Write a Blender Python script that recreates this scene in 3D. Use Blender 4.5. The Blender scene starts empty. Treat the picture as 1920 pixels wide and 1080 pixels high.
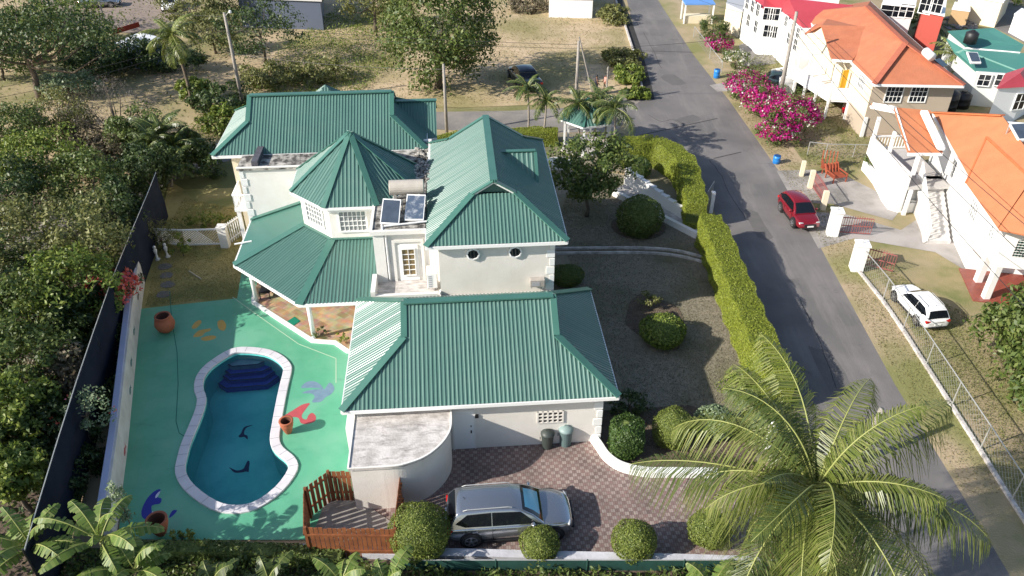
import bpy, math, random
import numpy as np
from mathutils import Vector, Matrix
from mathutils.geometry import tessellate_polygon
R=math.radians
S=bpy.context.scene
COL=S.collection
# ------------------------------------------------ camera, sky, sun, exposure
FPX=1493.0; TH=R(34.9); CH=25.7
cam=bpy.data.cameras.new('camera'); camo=bpy.data.objects.new('camera',cam); COL.objects.link(camo)
cam.sensor_width=36; cam.lens=36*FPX/1920; cam.clip_end=3000; cam.clip_start=.5
camo.location=(0,0,CH); camo.rotation_euler=(R(90)-TH,0,0); S.camera=camo
SUN_EL=R(29.5); SUN_DIR=R(23)                 # light travels towards +x, turned 23 deg towards +y
S.world=bpy.data.worlds.new('World'); S.world.use_nodes=True
nt=S.world.node_tree; bg=nt.nodes['Background']
sky=nt.nodes.new('ShaderNodeTexSky'); sky.sky_type='NISHITA'; sky.sun_disc=False
sky.sun_elevation=SUN_EL
tosun=Vector((-math.cos(SUN_DIR)*math.cos(SUN_EL),-math.sin(SUN_DIR)*math.cos(SUN_EL),math.sin(SUN_EL)))
sky.sun_rotation=math.atan2(tosun.x,tosun.y)
nt.links.new(sky.outputs[0],bg.inputs[0]); bg.inputs[1].default_value=0.112
sl=bpy.data.lights.new('sun','SUN'); sl.energy=4.8; sl.angle=R(.5); sl.color=(1,.94,.85)
so=bpy.data.objects.new('sun',sl); COL.objects.link(so); so.rotation_euler=(-tosun).to_track_quat('-Z','Y').to_euler()
so.location=(0,0,60)
S.view_settings.view_transform='Standard'; S.view_settings.look='None'; S.view_settings.exposure=0.66; S.view_settings.gamma=1
# ------------------------------------------------ frames: photo point -> ground, house frame
_s,_c=math.sin(TH),math.cos(TH)
def ray(x,y):
    a=(x-960)/FPX; b=(y-540)/FPX
    return a,_c-b*_s,_s+b*_c
def P(x,y,z=0.):
    a,f,d=ray(x,y); t=(CH-z)/d
    return (a*t,f*t)
def P3(x,y,z=0.): return P(x,y,z)+(z,)
def PL(l,z=0.): return [P(x,y,z) for x,y in l]
HA=R(4.4); HO=P(660,770,3.0); rr=(math.cos(HA),math.sin(HA)); dd=(-math.sin(HA),math.cos(HA))
def W(u,v): return (HO[0]+u*rr[0]+v*dd[0],HO[1]+u*rr[1]+v*dd[1])
def toL(X,Y): q=(X-HO[0],Y-HO[1]); return (q[0]*rr[0]+q[1]*rr[1],q[0]*dd[0]+q[1]*dd[1])
def L(x,y,z=0.): return toL(*P(x,y,z))
def HV(x,y,v):                               # where the sight line meets the house plane v=const -> (u,z)
    a,f,d=ray(x,y); o=toL(0,0); g=(a*rr[0]+f*rr[1],a*dd[0]+f*dd[1]); t=(v-o[1])/g[1]
    return o[0]+g[0]*t, CH-d*t
# ------------------------------------------------ materials
def M(name,c1,c2=None,scale=1.,rough=.7,metal=0.,bump=0.,bscale=None,detail=6,spec=.5,lo=.35,hi=.65,c3=None,s3=.15,coat=0.):
    m=bpy.data.materials.new(name); m.use_nodes=True; t=m.node_tree; b=t.nodes['Principled BSDF']
    b.inputs['Roughness'].default_value=rough; b.inputs['Metallic'].default_value=metal
    b.inputs['Specular IOR Level'].default_value=spec; b.inputs['Coat Weight'].default_value=coat
    b.inputs['Base Color'].default_value=(*c1,1)
    N=t.nodes.new; K=t.links.new
    tc=N('ShaderNodeTexCoord')
    if c2:
        n=N('ShaderNodeTexNoise'); n.inputs['Scale'].default_value=scale; n.inputs['Detail'].default_value=detail
        n.inputs['Roughness'].default_value=.62; K(tc.outputs['Object'],n.inputs['Vector'])
        r=N('ShaderNodeValToRGB'); r.color_ramp.elements[0].position=lo; r.color_ramp.elements[1].position=hi
        r.color_ramp.elements[0].color=(*c1,1); r.color_ramp.elements[1].color=(*c2,1); K(n.outputs[0],r.inputs[0]); out=r.outputs[0]
        if c3:
            n3=N('ShaderNodeTexNoise'); n3.inputs['Scale'].default_value=s3; n3.inputs['Detail'].default_value=5; K(tc.outputs['Object'],n3.inputs['Vector'])
            r3=N('ShaderNodeValToRGB'); r3.color_ramp.elements[0].position=.45; r3.color_ramp.elements[1].position=.62; K(n3.outputs[0],r3.inputs[0])
            mx=N('ShaderNodeMixRGB'); K(r3.outputs[0],mx.inputs[0]); K(out,mx.inputs[1]); mx.inputs[2].default_value=(*c3,1); out=mx.outputs[0]
        K(out,b.inputs['Base Color'])
    if bump:
        n2=N('ShaderNodeTexNoise'); n2.inputs['Scale'].default_value=bscale or scale*4; n2.inputs['Detail'].default_value=5; K(tc.outputs['Object'],n2.inputs['Vector'])
        bp=N('ShaderNodeBump'); bp.inputs['Strength'].default_value=bump; bp.inputs['Distance'].default_value=.05
        K(n2.outputs[0],bp.inputs['Height']); K(bp.outputs[0],b.inputs['Normal'])
    return m
def leafmat(name,*cols,rough=.5,trans=.3):
    m=bpy.data.materials.new(name); m.use_nodes=True; t=m.node_tree; b=t.nodes['Principled BSDF']; N=t.nodes.new; K=t.links.new
    g=N('ShaderNodeNewGeometry'); r=N('ShaderNodeValToRGB'); e=r.color_ramp.elements
    e[0].color=(*cols[0],1); e[1].color=(*cols[-1],1)
    for i,c in enumerate(cols[1:-1]): q=e.new((i+1)/(len(cols)-1)); q.color=(*c,1)
    K(g.outputs['Random Per Island'],r.inputs[0]); K(r.outputs[0],b.inputs['Base Color']); b.inputs['Roughness'].default_value=rough
    b.inputs['Specular IOR Level'].default_value=.45
    tr=N('ShaderNodeBsdfTranslucent'); K(r.outputs[0],tr.inputs[0]); mx=N('ShaderNodeMixShader'); mx.inputs[0].default_value=trans
    K(b.outputs[0],mx.inputs[1]); K(tr.outputs[0],mx.inputs[2]); K(mx.outputs[0],t.nodes['Material Output'].inputs[0])
    return m
white=M('white_paint',(.80,.78,.74),(.70,.67,.61),.9,.7,lo=.35,hi=.8,bump=.15,bscale=30)
trim=M('white_trim',(.82,.82,.80),rough=.45)
pinkwhite=M('warm_white_wall',(.76,.72,.66),(.62,.58,.51),.6,.75,lo=.4,hi=.85,bump=.2,bscale=25)
roofg=M('green_metal_roof',(.064,.146,.122),(.078,.168,.140),.35,.40,spec=.5,lo=.3,hi=.7)
capg=M('green_metal_cap',(.050,.145,.114),(.060,.165,.130),.8,.36,spec=.6)
concrete=M('stained_concrete',(.62,.58,.55),(.40,.37,.34),2.2,.85,lo=.40,hi=.66,bump=.3,bscale=12,detail=10)
concrete2=M('mossy_concrete',(.50,.47,.42),(.06,.055,.05),2.2,.9,lo=.38,hi=.58,bump=.6,bscale=6,detail=10)
deckg=M('painted_deck_green',(.115,.395,.240),(.085,.320,.195),.8,.5,bump=.08,bscale=40,c3=(.145,.40,.26),s3=.45,detail=12,lo=.3,hi=.75)
def wear(m,col,scale,lo,hi,amt=.8):            # worn, faded or dirty patches over a material
    t=m.node_tree; b=t.nodes['Principled BSDF']; src=b.inputs['Base Color'].links[0].from_socket; N=t.nodes.new;K=t.links.new
    tc=N('ShaderNodeTexCoord'); mp=N('ShaderNodeMapping'); mp.inputs['Scale'].default_value=scale; K(tc.outputs['Object'],mp.inputs[0])
    n=N('ShaderNodeTexNoise'); n.inputs['Scale'].default_value=1; n.inputs['Detail'].default_value=12; n.inputs['Roughness'].default_value=.7; K(mp.outputs[0],n.inputs[0])
    r=N('ShaderNodeValToRGB'); r.color_ramp.elements[0].position=lo; r.color_ramp.elements[1].position=hi; r.color_ramp.elements[1].color=(amt,amt,amt,1); K(n.outputs[0],r.inputs[0])
    mx=N('ShaderNodeMixRGB'); K(r.outputs[0],mx.inputs[0]); K(src,mx.inputs[1]); mx.inputs[2].default_value=(*col,1); K(mx.outputs[0],b.inputs['Base Color'])
wear(deckg,(.22,.33,.24),(1.1,.5,1),.58,.78,.5); wear(deckg,(.055,.20,.15),(.5,1.6,1),.60,.74,.5)
asph=M('asphalt',(.150,.138,.134),(.185,.170,.162),.5,.85,bump=.35,bscale=30,c3=(.13,.122,.118),s3=.22,detail=10)
asphold=M('worn_asphalt',(.20,.185,.17),(.28,.25,.22),.35,.9,bump=.4,bscale=25,c3=(.15,.14,.13),s3=.18,detail=10)
dirt=M('dry_ground',(.46,.35,.22),(.35,.27,.15),.22,.95,bump=.8,bscale=3,c3=(.15,.155,.05),s3=.075,detail=12)
drylot=M('dry_grass_lot',(.54,.41,.27),(.42,.32,.18),.35,.95,bump=.8,bscale=3,c3=(.27,.23,.10),s3=.11,detail=12)
lawnR=M('dry_lawn',(.21,.185,.135),(.29,.25,.185),3.0,.95,bump=.7,bscale=22,c3=(.155,.145,.085),s3=.25,detail=10)
lawnL=M('yellow_lawn',(.34,.28,.10),(.42,.34,.14),1.6,.95,bump=.6,bscale=22,c3=(.19,.19,.06),s3=.4,detail=10)
verge=M('verge_grass',(.42,.32,.21),(.30,.25,.13),.55,.95,bump=.7,bscale=12,c3=(.20,.20,.07),s3=.16,detail=12)
yardg=M('yard_grass',(.155,.165,.055),(.29,.235,.12),.6,.95,bump=.7,bscale=12,c3=(.33,.26,.16),s3=.22,detail=12)
pavec=M('old_concrete_drive',(.33,.305,.28),(.20,.185,.165),.8,.9,bump=.4,bscale=14,c3=(.38,.35,.33),s3=.3,detail=12)
soil=M('dark_soil',(.075,.055,.04),(.14,.10,.07),3,.95,bump=.8,bscale=9)
wood=M('brown_wood',(.27,.095,.035),(.16,.055,.022),2.5,.6,detail=8)
gray=M('grey_paint',(.42,.43,.45),rough=.5)
black=M('black_plastic',(.015,.015,.017),rough=.5)
rubber=M('tyre_rubber',(.018,.018,.018),rough=.8)
glass=M('dark_glass',(.008,.010,.014),rough=.07,spec=.55)
paneg=M('curtained_glass',(.30,.31,.31),(.20,.21,.22),2,.12,spec=.8)
alloy=M('alloy_rim',(.55,.55,.57),rough=.28,metal=.9)
chrome=M('chrome',(.7,.7,.7),rough=.15,metal=1)
terra=M('terracotta',(.42,.125,.055),(.34,.10,.05),4,.7,bump=.2,bscale=12)
bark=M('bark',(.16,.125,.09),(.09,.07,.05),3,.9,bump=.8,bscale=8)
palebark=M('pale_bark',(.33,.29,.24),(.20,.17,.14),2.5,.9,bump=.6,bscale=8)
polew=M('pole_wood',(.36,.33,.29),(.25,.225,.195),1.5,.85)
galv=M('galvanised_steel',(.50,.50,.48),rough=.45,metal=.5)
wirem=M('cable',(.03,.03,.03),rough=.6)
orange=M('orange_tile',(.54,.195,.085),(.47,.165,.07),.9,.75,bump=.5,bscale=14)
salmon=M('salmon_shingle',(.48,.17,.085),(.42,.135,.065),1.2,.8,bump=.6,bscale=12)
redroof=M('red_metal_roof',(.42,.055,.075),(.36,.045,.06),.5,.5)
tealroof=M('teal_metal_roof',(.06,.20,.165),(.075,.225,.19),.4,.45)
cream=M('cream_wall',(.72,.64,.48),(.66,.58,.42),.5,.8)
beige=M('beige_wall',(.44,.36,.28),(.40,.33,.25),.6,.8)
sheet=M('dark_shade_cloth',(.012,.016,.028),(.020,.025,.040),.7,.95,spec=.1)
redp=M('red_paint',(.35,.03,.02),rough=.5); bluep=M('blue_plastic',(.02,.19,.55),rough=.4)
G=dict(
 dk=leafmat('leaf_deep',(.028,.055,.016),(.055,.090,.024),(.095,.135,.035)),
 md=leafmat('leaf_mid',(.050,.085,.018),(.100,.145,.030),(.175,.210,.055)),
 ol=leafmat('leaf_olive',(.090,.102,.030),(.175,.185,.050),(.27,.27,.10)),
 br=leafmat('leaf_bright',(.085,.140,.020),(.160,.215,.030),(.26,.30,.06)),
 yl=leafmat('leaf_yellow',(.14,.17,.022),(.21,.24,.030),(.29,.31,.05)),
 hd=leafmat('hedge_leaf',(.16,.20,.022),(.25,.295,.030),(.34,.375,.055)),
 tp=leafmat('topiary_leaf',(.085,.125,.022),(.165,.205,.034),(.25,.285,.06)),
 tg=leafmat('topiary_green',(.035,.075,.018),(.065,.12,.026),(.10,.165,.035)),
 dry=leafmat('leaf_dry',(.13,.105,.065),(.20,.16,.10),(.10,.11,.05)),
 twig=leafmat('bare_twig',(.14,.12,.11),(.24,.21,.19),(.18,.15,.14)),
 mag=leafmat('magenta_bract',(.36,.006,.14),(.50,.015,.26),(.40,.01,.06)),
 wht=leafmat('white_flower',(.75,.73,.66),(.62,.62,.5)),
 cor=leafmat('coral_flower',(.80,.20,.12),(.70,.10,.08),(.78,.22,.28)),
 palm=leafmat('palm_leaf',(.085,.120,.022),(.150,.185,.036),(.26,.27,.09),rough=.38),
 palmd=leafmat('palm_leaf_deep',(.045,.075,.018),(.075,.11,.025),(.12,.15,.04),rough=.4),
 palmdry=leafmat('dead_frond',(.17,.13,.07),(.26,.20,.11),(.12,.10,.05)),
 ban=leafmat('banana_leaf',(.095,.165,.030),(.15,.22,.04),(.22,.27,.08),rough=.5),
 pale=leafmat('pale_leaf',(.18,.25,.13),(.30,.36,.22),(.12,.19,.07)),
 grl=leafmat('lawn_blade',(.20,.18,.12),(.29,.25,.18),(.17,.165,.09)),
 gry=leafmat('yellow_blade',(.34,.29,.10),(.44,.37,.16),(.25,.25,.08)),
 gr=leafmat('grass_blade',(.20,.17,.06),(.13,.14,.04),(.30,.24,.11)),
)
wear(roofg,(.105,.175,.150),(.5,1.3,1),.50,.80,.5); wear(white,(.50,.47,.42),(1.5,1.5,.35),.60,.85,.4); wear(pinkwhite,(.48,.43,.36),(1.2,1.2,.3),.58,.85,.4); wear(asph,(.24,.22,.205),(.9,.12,1),.50,.68,.6); wear(asph,(.085,.08,.078),(.35,.5,1),.60,.66,.5); wear(orange,(.48,.20,.09),(.6,.6,.6),.5,.8,.5); wear(salmon,(.36,.19,.13),(.6,.6,.6),.5,.8,.5); wear(lawnR,(.26,.225,.16),(.5,.8,1),.5,.72,.6)
def ribvar(m,lo,hi):
    t=m.node_tree; b=t.nodes['Principled BSDF']; N=t.nodes.new;K=t.links.new; g=N('ShaderNodeNewGeometry'); mr=N('ShaderNodeMapRange'); mr.inputs[3].default_value=lo; mr.inputs[4].default_value=hi
    K(g.outputs['Random Per Island'],mr.inputs[0]); K(mr.outputs[0],b.inputs['Roughness'])
    src=b.inputs['Base Color'].links[0].from_socket; m2=N('ShaderNodeMapRange'); m2.inputs[3].default_value=.93; m2.inputs[4].default_value=1.07; K(g.outputs['Random Per Island'],m2.inputs[0])
    mx=N('ShaderNodeVectorMath'); mx.operation='SCALE'; K(src,mx.inputs[0]); K(m2.outputs[0],mx.inputs['Scale']); K(mx.outputs[0],b.inputs['Base Color'])
ribvar(roofg,.30,.52)
wear(concrete,(.16,.145,.135),(1.3,5.5,1),.48,.68,.75)
# ------------------------------------------------ mesh helpers
ORG={}
class MB:
    def __init__(s): s.v=[];s.f=[];s.m=[];s.mi=0
    def add(s,vs,fs):
        o=len(s.v); s.v+= [tuple(map(float,p)) for p in vs]; s.f+=[tuple(i+o for i in f) for f in fs]; s.m+=[s.mi]*len(fs); return s
    def box(s,a,b):
        (x0,y0,z0),(x1,y1,z1)=a,b
        return s.add([(x0,y0,z0),(x1,y0,z0),(x1,y1,z0),(x0,y1,z0),(x0,y0,z1),(x1,y0,z1),(x1,y1,z1),(x0,y1,z1)],
              [(0,3,2,1),(4,5,6,7),(0,1,5,4),(1,2,6,5),(2,3,7,6),(3,0,4,7)])
    def poly(s,p): return s.add(p,[tuple(range(len(p)))])
    def prism(s,pts,z0,z1):
        n=len(pts)
        ar=sum(pts[i][0]*pts[(i+1)%n][1]-pts[(i+1)%n][0]*pts[i][1] for i in range(n))
        if ar<0: pts=pts[::-1]
        vs=[(x,y,z0) for x,y in pts]+[(x,y,z1) for x,y in pts]
        return s.add(vs,[tuple(range(n))[::-1],tuple(range(n,2*n))]+[(i,(i+1)%n,(i+1)%n+n,i+n) for i in range(n)])
    def beam(s,p,q,w,h,up=(0,0,1),off=0.):
        p=Vector(p);q=Vector(q);d=(q-p).normalized();u=Vector(up); sd=d.cross(u)
        if sd.length<1e-4: sd=d.cross(Vector((1,0,0)))
        sd.normalize(); u=sd.cross(d).normalized(); a=sd*w/2; b0=u*(off); b1=u*(off+h)
        vs=[p-a+b0,p+a+b0,p+a+b1,p-a+b1,q-a+b0,q+a+b0,q+a+b1,q-a+b1]
        return s.add(vs,[(0,1,2,3),(5,4,7,6),(1,5,6,2),(4,0,3,7),(3,2,6,7),(4,5,1,0)])
    def tube(s,pts,r,n=8,cap=True):
        pts=[Vector(p) for p in pts]; rs=r if isinstance(r,(list,tuple)) else [r]*len(pts); vs=[];fs=[]
        ref=Vector((.13,.97,.2))
        for i,p in enumerate(pts):
            d=(pts[min(i+1,len(pts)-1)]-pts[max(i-1,0)]).normalized(); a=d.cross(ref)
            if a.length<.1: a=d.cross(Vector((1,0,0)))
            a.normalize(); b=d.cross(a)
            for k in range(n):
                t=2*math.pi*k/n; vs.append(p+(a*math.cos(t)+b*math.sin(t))*rs[i])
        for i in range(len(pts)-1):
            for k in range(n): fs.append((i*n+k,i*n+(k+1)%n,(i+1)*n+(k+1)%n,(i+1)*n+k))
        if cap: fs+=[tuple(range(n))[::-1],tuple(range((len(pts)-1)*n,len(pts)*n))]
        return s.add(vs,fs)
    def lathe(s,prof,c=(0,0,0),n=20,axis='z'):
        vs=[];fs=[]
        for r_,z in prof:
            for k in range(n):
                t=2*math.pi*k/n; x,y=r_*math.cos(t),r_*math.sin(t)
                p=(x,y,z) if axis=='z' else (x,z,y)
                vs.append((p[0]+c[0],p[1]+c[1],p[2]+c[2]))
        for i in range(len(prof)-1):
            for k in range(n): fs.append((i*n+k,i*n+(k+1)%n,(i+1)*n+(k+1)%n,(i+1)*n+k))
        fs+=[tuple(range(n))[::-1],tuple(range((len(prof)-1)*n,len(prof)*n))]
        return s.add(vs,fs)
    def build(s,name,mat,parent=None,smooth=False,bevel=0,**kw):
        me=bpy.data.meshes.new(name); vs=s.v
        if parent is not None and parent.name in ORG:
            o=ORG[parent.name]; vs=[(x-o[0],y-o[1],z-o[2]) for x,y,z in vs]
        me.from_pydata(vs,[],s.f)
        for m in (mat if isinstance(mat,(list,tuple)) else [mat]): me.materials.append(m)
        if any(s.m): me.polygons.foreach_set('material_index',s.m)
        if smooth: me.polygons.foreach_set('use_smooth',[True]*len(me.polygons))
        ob=bpy.data.objects.new(name,me); COL.objects.link(ob)
        if parent is not None:
            ob.parent=parent
            if parent.name in ORG: ORG[ob.name]=ORG[parent.name]
        if bevel: b=ob.modifiers.new('bevel','BEVEL'); b.width=bevel; b.segments=2; b.limit_method='ANGLE'
        if smooth=='angle': pass
        for k,v in kw.items(): ob[k]=v
        return ob
def thing(name,label,cat,loc,rz=0.,group=None,world=True):
    o=bpy.data.objects.new(name,None); COL.objects.link(o); o.empty_display_size=.3
    if len(loc)==2: loc=(*loc,0.)
    o.location=loc; o.rotation_euler=(0,0,rz); o['label']=label; o['category']=cat
    if group: o['group']=group
    if world and rz==0: ORG[o.name]=tuple(loc)
    return o
def tag(o,label,cat,group=None):
    o['label']=label;o['category']=cat
    if group:o['group']=group
    return o
def dup(root,loc,rz=None,sc=None,label=None,group=None):
    r=root.copy(); COL.objects.link(r); r.location=(*loc,0.) if len(loc)==2 else loc
    if rz is not None: r.rotation_euler=(0,0,rz)
    if sc is not None: r.scale=sc if isinstance(sc,(list,tuple)) else (sc,)*3
    if label:r['label']=label
    if group:r['group']=group
    for ch in list(root.children):
        c=ch.copy();COL.objects.link(c);c.parent=r
        for g in list(ch.children):
            d=g.copy();COL.objects.link(d);d.parent=c
    return r
def sheetobj(name,loops,z,mat,kind='structure',parent=None,**kw):      # flat sheet; first loop outer, others holes
    L3=[[Vector((x,y,0)) for x,y in l] for l in loops]; tris=tessellate_polygon(L3)
    fl=[p for l in L3 for p in l]; m=MB(); fs=[]
    for t in tris:
        a,b,c=[fl[i] for i in t]
        fs.append(t if (b-a).cross(c-a).z>0 else t[::-1])
    m.add([(p.x,p.y,z) for p in fl],fs)
    o=m.build(name,mat,parent,**kw)
    if kind and parent is None: o['kind']=kind
    return o
def smoothloop(pts,n=6,closed=True):
    out=[];N=len(pts)
    rng=range(N) if closed else range(N-1)
    for i in rng:
        g=lambda k: pts[k%N] if closed else pts[max(0,min(N-1,k))]
        p0,p1,p2,p3=g(i-1),g(i),g(i+1),g(i+2)
        for k in range(n):
            t=k/n
            out.append(tuple(.5*((2*p1[j])+(-p0[j]+p2[j])*t+(2*p0[j]-5*p1[j]+4*p2[j]-p3[j])*t*t+(-p0[j]+3*p1[j]-3*p2[j]+p3[j])*t**3) for j in range(len(p1))))
    if not closed: out.append(tuple(pts[-1]))
    return out
def offset(pts,d,closed=True):
    out=[];N=len(pts)
    for i in range(N):
        a=Vector(pts[i-1] if (closed or i) else pts[0]).to_2d(); b=Vector(pts[i]).to_2d(); c=Vector(pts[(i+1)%N] if (closed or i<N-1) else pts[i]).to_2d()
        t=(c-a); 
        if t.length<1e-6: t=Vector((1,0))
        t.normalize(); out.append((b.x+t.y*d,b.y-t.x*d))
    return out
def band(m,pts,w,z0,z1,closed=False):          # low wall / kerb following a polyline
    a=offset(pts,w/2,closed);b=offset(pts,-w/2,closed);N=len(pts)
    vs=[(x,y,z0) for x,y in a]+[(x,y,z1) for x,y in a]+[(x,y,z1) for x,y in b]+[(x,y,z0) for x,y in b]; fs=[]
    for i in range(N if closed else N-1):
        j=(i+1)%N
        for k in range(4):
            k2=(k+1)%4; fs.append((k*N+i,k*N+j,k2*N+j,k2*N+i))
    if not closed: fs+=[(0,N,2*N,3*N),(N-1,4*N-1,3*N-1,2*N-1)]
    m.add(vs,fs)
# ------------------------------------------------ roofs
def corrugate(mb,pts,period=.175,h=.028):
    pts=[Vector(p) for p in pts]; n=Vector((0,0,0))
    for i in range(1,len(pts)-1): n+=(pts[i]-pts[0]).cross(pts[i+1]-pts[0])
    n.normalize()
    if n.z<0: n=-n
    ac=n.cross(Vector((0,0,1))).normalized(); up=n.cross(ac).normalized()
    if up.z<0: up=-up
    o=pts[0]; P2=[((p-o).dot(ac),(p-o).dot(up)) for p in pts]
    lo=min(p[0] for p in P2); hi=max(p[0] for p in P2)
    def clip(poly,x,keepgt):
        out=[]
        for i in range(len(poly)):
            a=poly[i];b=poly[(i+1)%len(poly)]
            ia=(a[0]>=x) if keepgt else (a[0]<=x); ib=(b[0]>=x) if keepgt else (b[0]<=x)
            if ia: out.append(a)
            if ia!=ib:
                t=(x-a[0])/(b[0]-a[0]); out.append((x,a[1]+(b[1]-a[1])*t))
        return out
    prof=[(0,0),(.40,0),(.58,1),(.80,1),(1.,0)]
    x=lo-.001
    while x<hi:
        for (a,ha),(b,hb) in zip(prof,prof[1:]):
            xa=x+a*period; xb=x+b*period
            q=clip(clip(P2,xa,True),xb,False) if xa<hi and xb>lo else []
            if len(q)>=3:
                vs=[o+ac*p[0]+up*p[1]+n*h*(ha+(hb-ha)*(p[0]-xa)/(xb-xa)) for p in q]
                if (vs[1]-vs[0]).cross(vs[2]-vs[0]).dot(n)<0: vs=vs[::-1]
                mb.add(vs,[tuple(range(len(vs)))])
        x+=period
def cap(mb,p,q,w=.34,h=.055): mb.beam(p,q,w,h,(0,0,1),.012)
def dutch(parent,u0,u1,v0,v1,ze,zr,ra,rb,axis='u',name='roof',period=.175):
    """hipped roof with gablets; ridge along axis from ra to rb"""
    T=(lambda a,b,z:(a,b,z)) if axis=='u' else (lambda a,b,z:(b,a,z))
    a0,a1,b0,b1=(u0,u1,v0,v1) if axis=='u' else (v0,v1,u0,u1)
    bm=(b0+b1)/2; hs=bm-b0; sl=(zr-ze)/hs
    ta=ra-a0; tb=a1-rb
    mb=MB(); cp=MB()
    for s_ in (0,1):
        be=b0 if s_==0 else b1; sg=1 if s_==0 else -1
        pts=[(a0,be,ze),(a1,be,ze),(rb,be+sg*tb,ze+sl*tb),(rb,bm,zr),(ra,bm,zr),(ra,be+sg*ta,ze+sl*ta)]
        corr=[T(*p) for p in pts]
        # split into convex pieces
        corrugate(mb,[T(*pts[0]),T(ra,be,ze),T(*pts[5])],period)
        corrugate(mb,[T(ra,be,ze),T(rb,be,ze),T(*pts[3]),T(*pts[4])],period)
        corrugate(mb,[T(rb,be,ze),T(*pts[1]),T(*pts[2])],period)
        cap(cp,T(*pts[0]),T(*pts[5])); cap(cp,T(*pts[1]),T(*pts[2])); 
        for a,b in ((5,4),(2,3)): cap(cp,T(*pts[a]),T(*pts[b]),.26,.06)
    for (ae,r_,t_,sg) in ((a0,ra,ta,1),(a1,rb,tb,-1)):
        corrugate(mb,[T(ae,b0,ze),T(ae,b1,ze),T(r_,b1-t_,ze+sl*t_),T(r_,b0+t_,ze+sl*t_)],period)
        mb.poly([T(r_+sg*.14,b0+t_+.05,ze+sl*t_),T(r_+sg*.14,b1-t_-.05,ze+sl*t_),T(r_+sg*.14,bm,zr-.06)])
    cap(cp,T(ra,bm,zr),T(rb,bm,zr),.36,.07)
    ro=mb.build(name,roofg,parent); cp.build('ridge_cap',capg,ro)
    g=MB()
    for a,b in (((u0,v0),(u1,v0)),((u1,v0),(u1,v1)),((u1,v1),(u0,v1)),((u0,v1),(u0,v0))): 
        g.beam((*a,ze-.17),(*b,ze-.17),.10,.16)
    g.box((u0+.06,v0+.06,ze-.16),(u1-.06,v1-.06,ze-.06))
    # white gablet barge boards
    for (r_,t_,sg) in ((ra,ta,-1),(rb,tb,1)):
        zz=ze+sl*t_; 
        for q in (b0+t_,b1-t_): g.beam(T(r_+sg*.03,q,zz-.10),T(r_+sg*.03,bm,zr-.10),.05,.12)
    g.build('gutter',trim,ro)
    return ro
def octroof(parent,cx,cy,ap,ze,zt,name,period=.175):
    R_=ap/math.cos(math.pi/8); pts=[(cx+R_*math.cos(math.pi/8+k*math.pi/4),cy+R_*math.sin(math.pi/8+k*math.pi/4),ze) for k in range(8)]
    mb=MB();cp=MB();g=MB()
    for k in range(8):
        a,b=pts[k],pts[(k+1)%8]; corrugate(mb,[a,b,(cx,cy,zt)],period); cap(cp,a,(cx,cy,zt),.3); g.beam((*a[:2],ze-.14),(*b[:2],ze-.14),.09,.14)
    g.prism([(cx+(x-cx)*.97,cy+(y-cy)*.97) for x,y,_ in pts],ze-.12,ze-.04)
    ro=mb.build(name,roofg,parent); cp.build('ridge_cap',capg,ro); g.build('gutter',trim,ro); return ro
def window(parent,o,du,w,h,nx,ny,up=(0,0,1),pane=paneg,name='window',dep=.05,fw=.09):
    """o = lower-left corner on the wall; du = direction along wall; outward = du x up"""
    o=Vector(o);du=Vector(du).normalized();up=Vector(up);n=du.cross(up).normalized()
    f=MB()
    def bar(x0,y0,x1,y1,d):
        a=o+du*x0+up*y0+n*.005; 
        vs=[a,o+du*x1+up*y0+n*.005,o+du*x1+up*y1+n*.005,o+du*x0+up*y1+n*.005]; vs+= [p+n*d for p in vs]
        f.add(vs,[(4,5,6,7),(0,1,5,4),(1,2,6,5),(2,3,7,6),(3,0,4,7)])
    bar(-fw,-fw,w+fw,0,dep+.02);bar(-fw,h,w+fw,h+fw,dep+.02);bar(-fw,0,0,h,dep+.02);bar(w,0,w+fw,h,dep+.02)
    for i in range(1,nx): bar(w*i/nx-.016,0,w*i/nx+.016,h,dep)
    for j in range(1,ny): bar(0,h*j/ny-.016,w,h*j/ny+.016,dep-.004)
    fo=f.build(name,trim,parent); p=MB(); p.poly([o+n*.02,o+du*w+n*.02,o+du*w+up*h+n*.02,o+up*h+n*.02]); p.build('pane',pane,fo); return fo
# ------------------------------------------------ foliage
def quads_obj(name,V,mat,parent=None,k=4):
    n=len(V)//k; me=bpy.data.meshes.new(name); me.vertices.add(len(V)); 
    V=np.asarray(V,dtype=np.float32)
    if parent is not None and parent.name in ORG: V=V-np.array(ORG[parent.name],dtype=np.float32)
    me.vertices.foreach_set('co',V.ravel()); me.loops.add(n*k); me.loops.foreach_set('vertex_index',np.arange(n*k,dtype=np.int32))
    me.polygons.add(n); me.polygons.foreach_set('loop_start',np.arange(0,n*k,k,dtype=np.int32)); me.polygons.foreach_set('loop_total',np.full(n,k,dtype=np.int32))
    me.update(calc_edges=True); me.materials.append(mat)
    ob=bpy.data.objects.new(name,me); COL.objects.link(ob)
    if parent is not None: ob.parent=parent
    return ob
def unit(a): return a/np.maximum(np.linalg.norm(a,axis=1,keepdims=True),1e-6)
def leaves(rg,C,Nn,size,aspect=.5,flop=.6,var=.35):
    n=len(C); Nn=unit(Nn+rg.normal(0,flop,(n,3))); t=unit(np.cross(Nn,rg.normal(0,1,(n,3)))); b=np.cross(Nn,t)
    s=(size*(1+rg.uniform(-var,var,(n,1))))*.5; tip=t*s; bb=b*s*aspect
    V=np.stack([C-tip,C+bb-tip*.15,C+tip-Nn*s*.25,C-bb-tip*.15],1); return V.reshape(-1,3)
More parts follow.
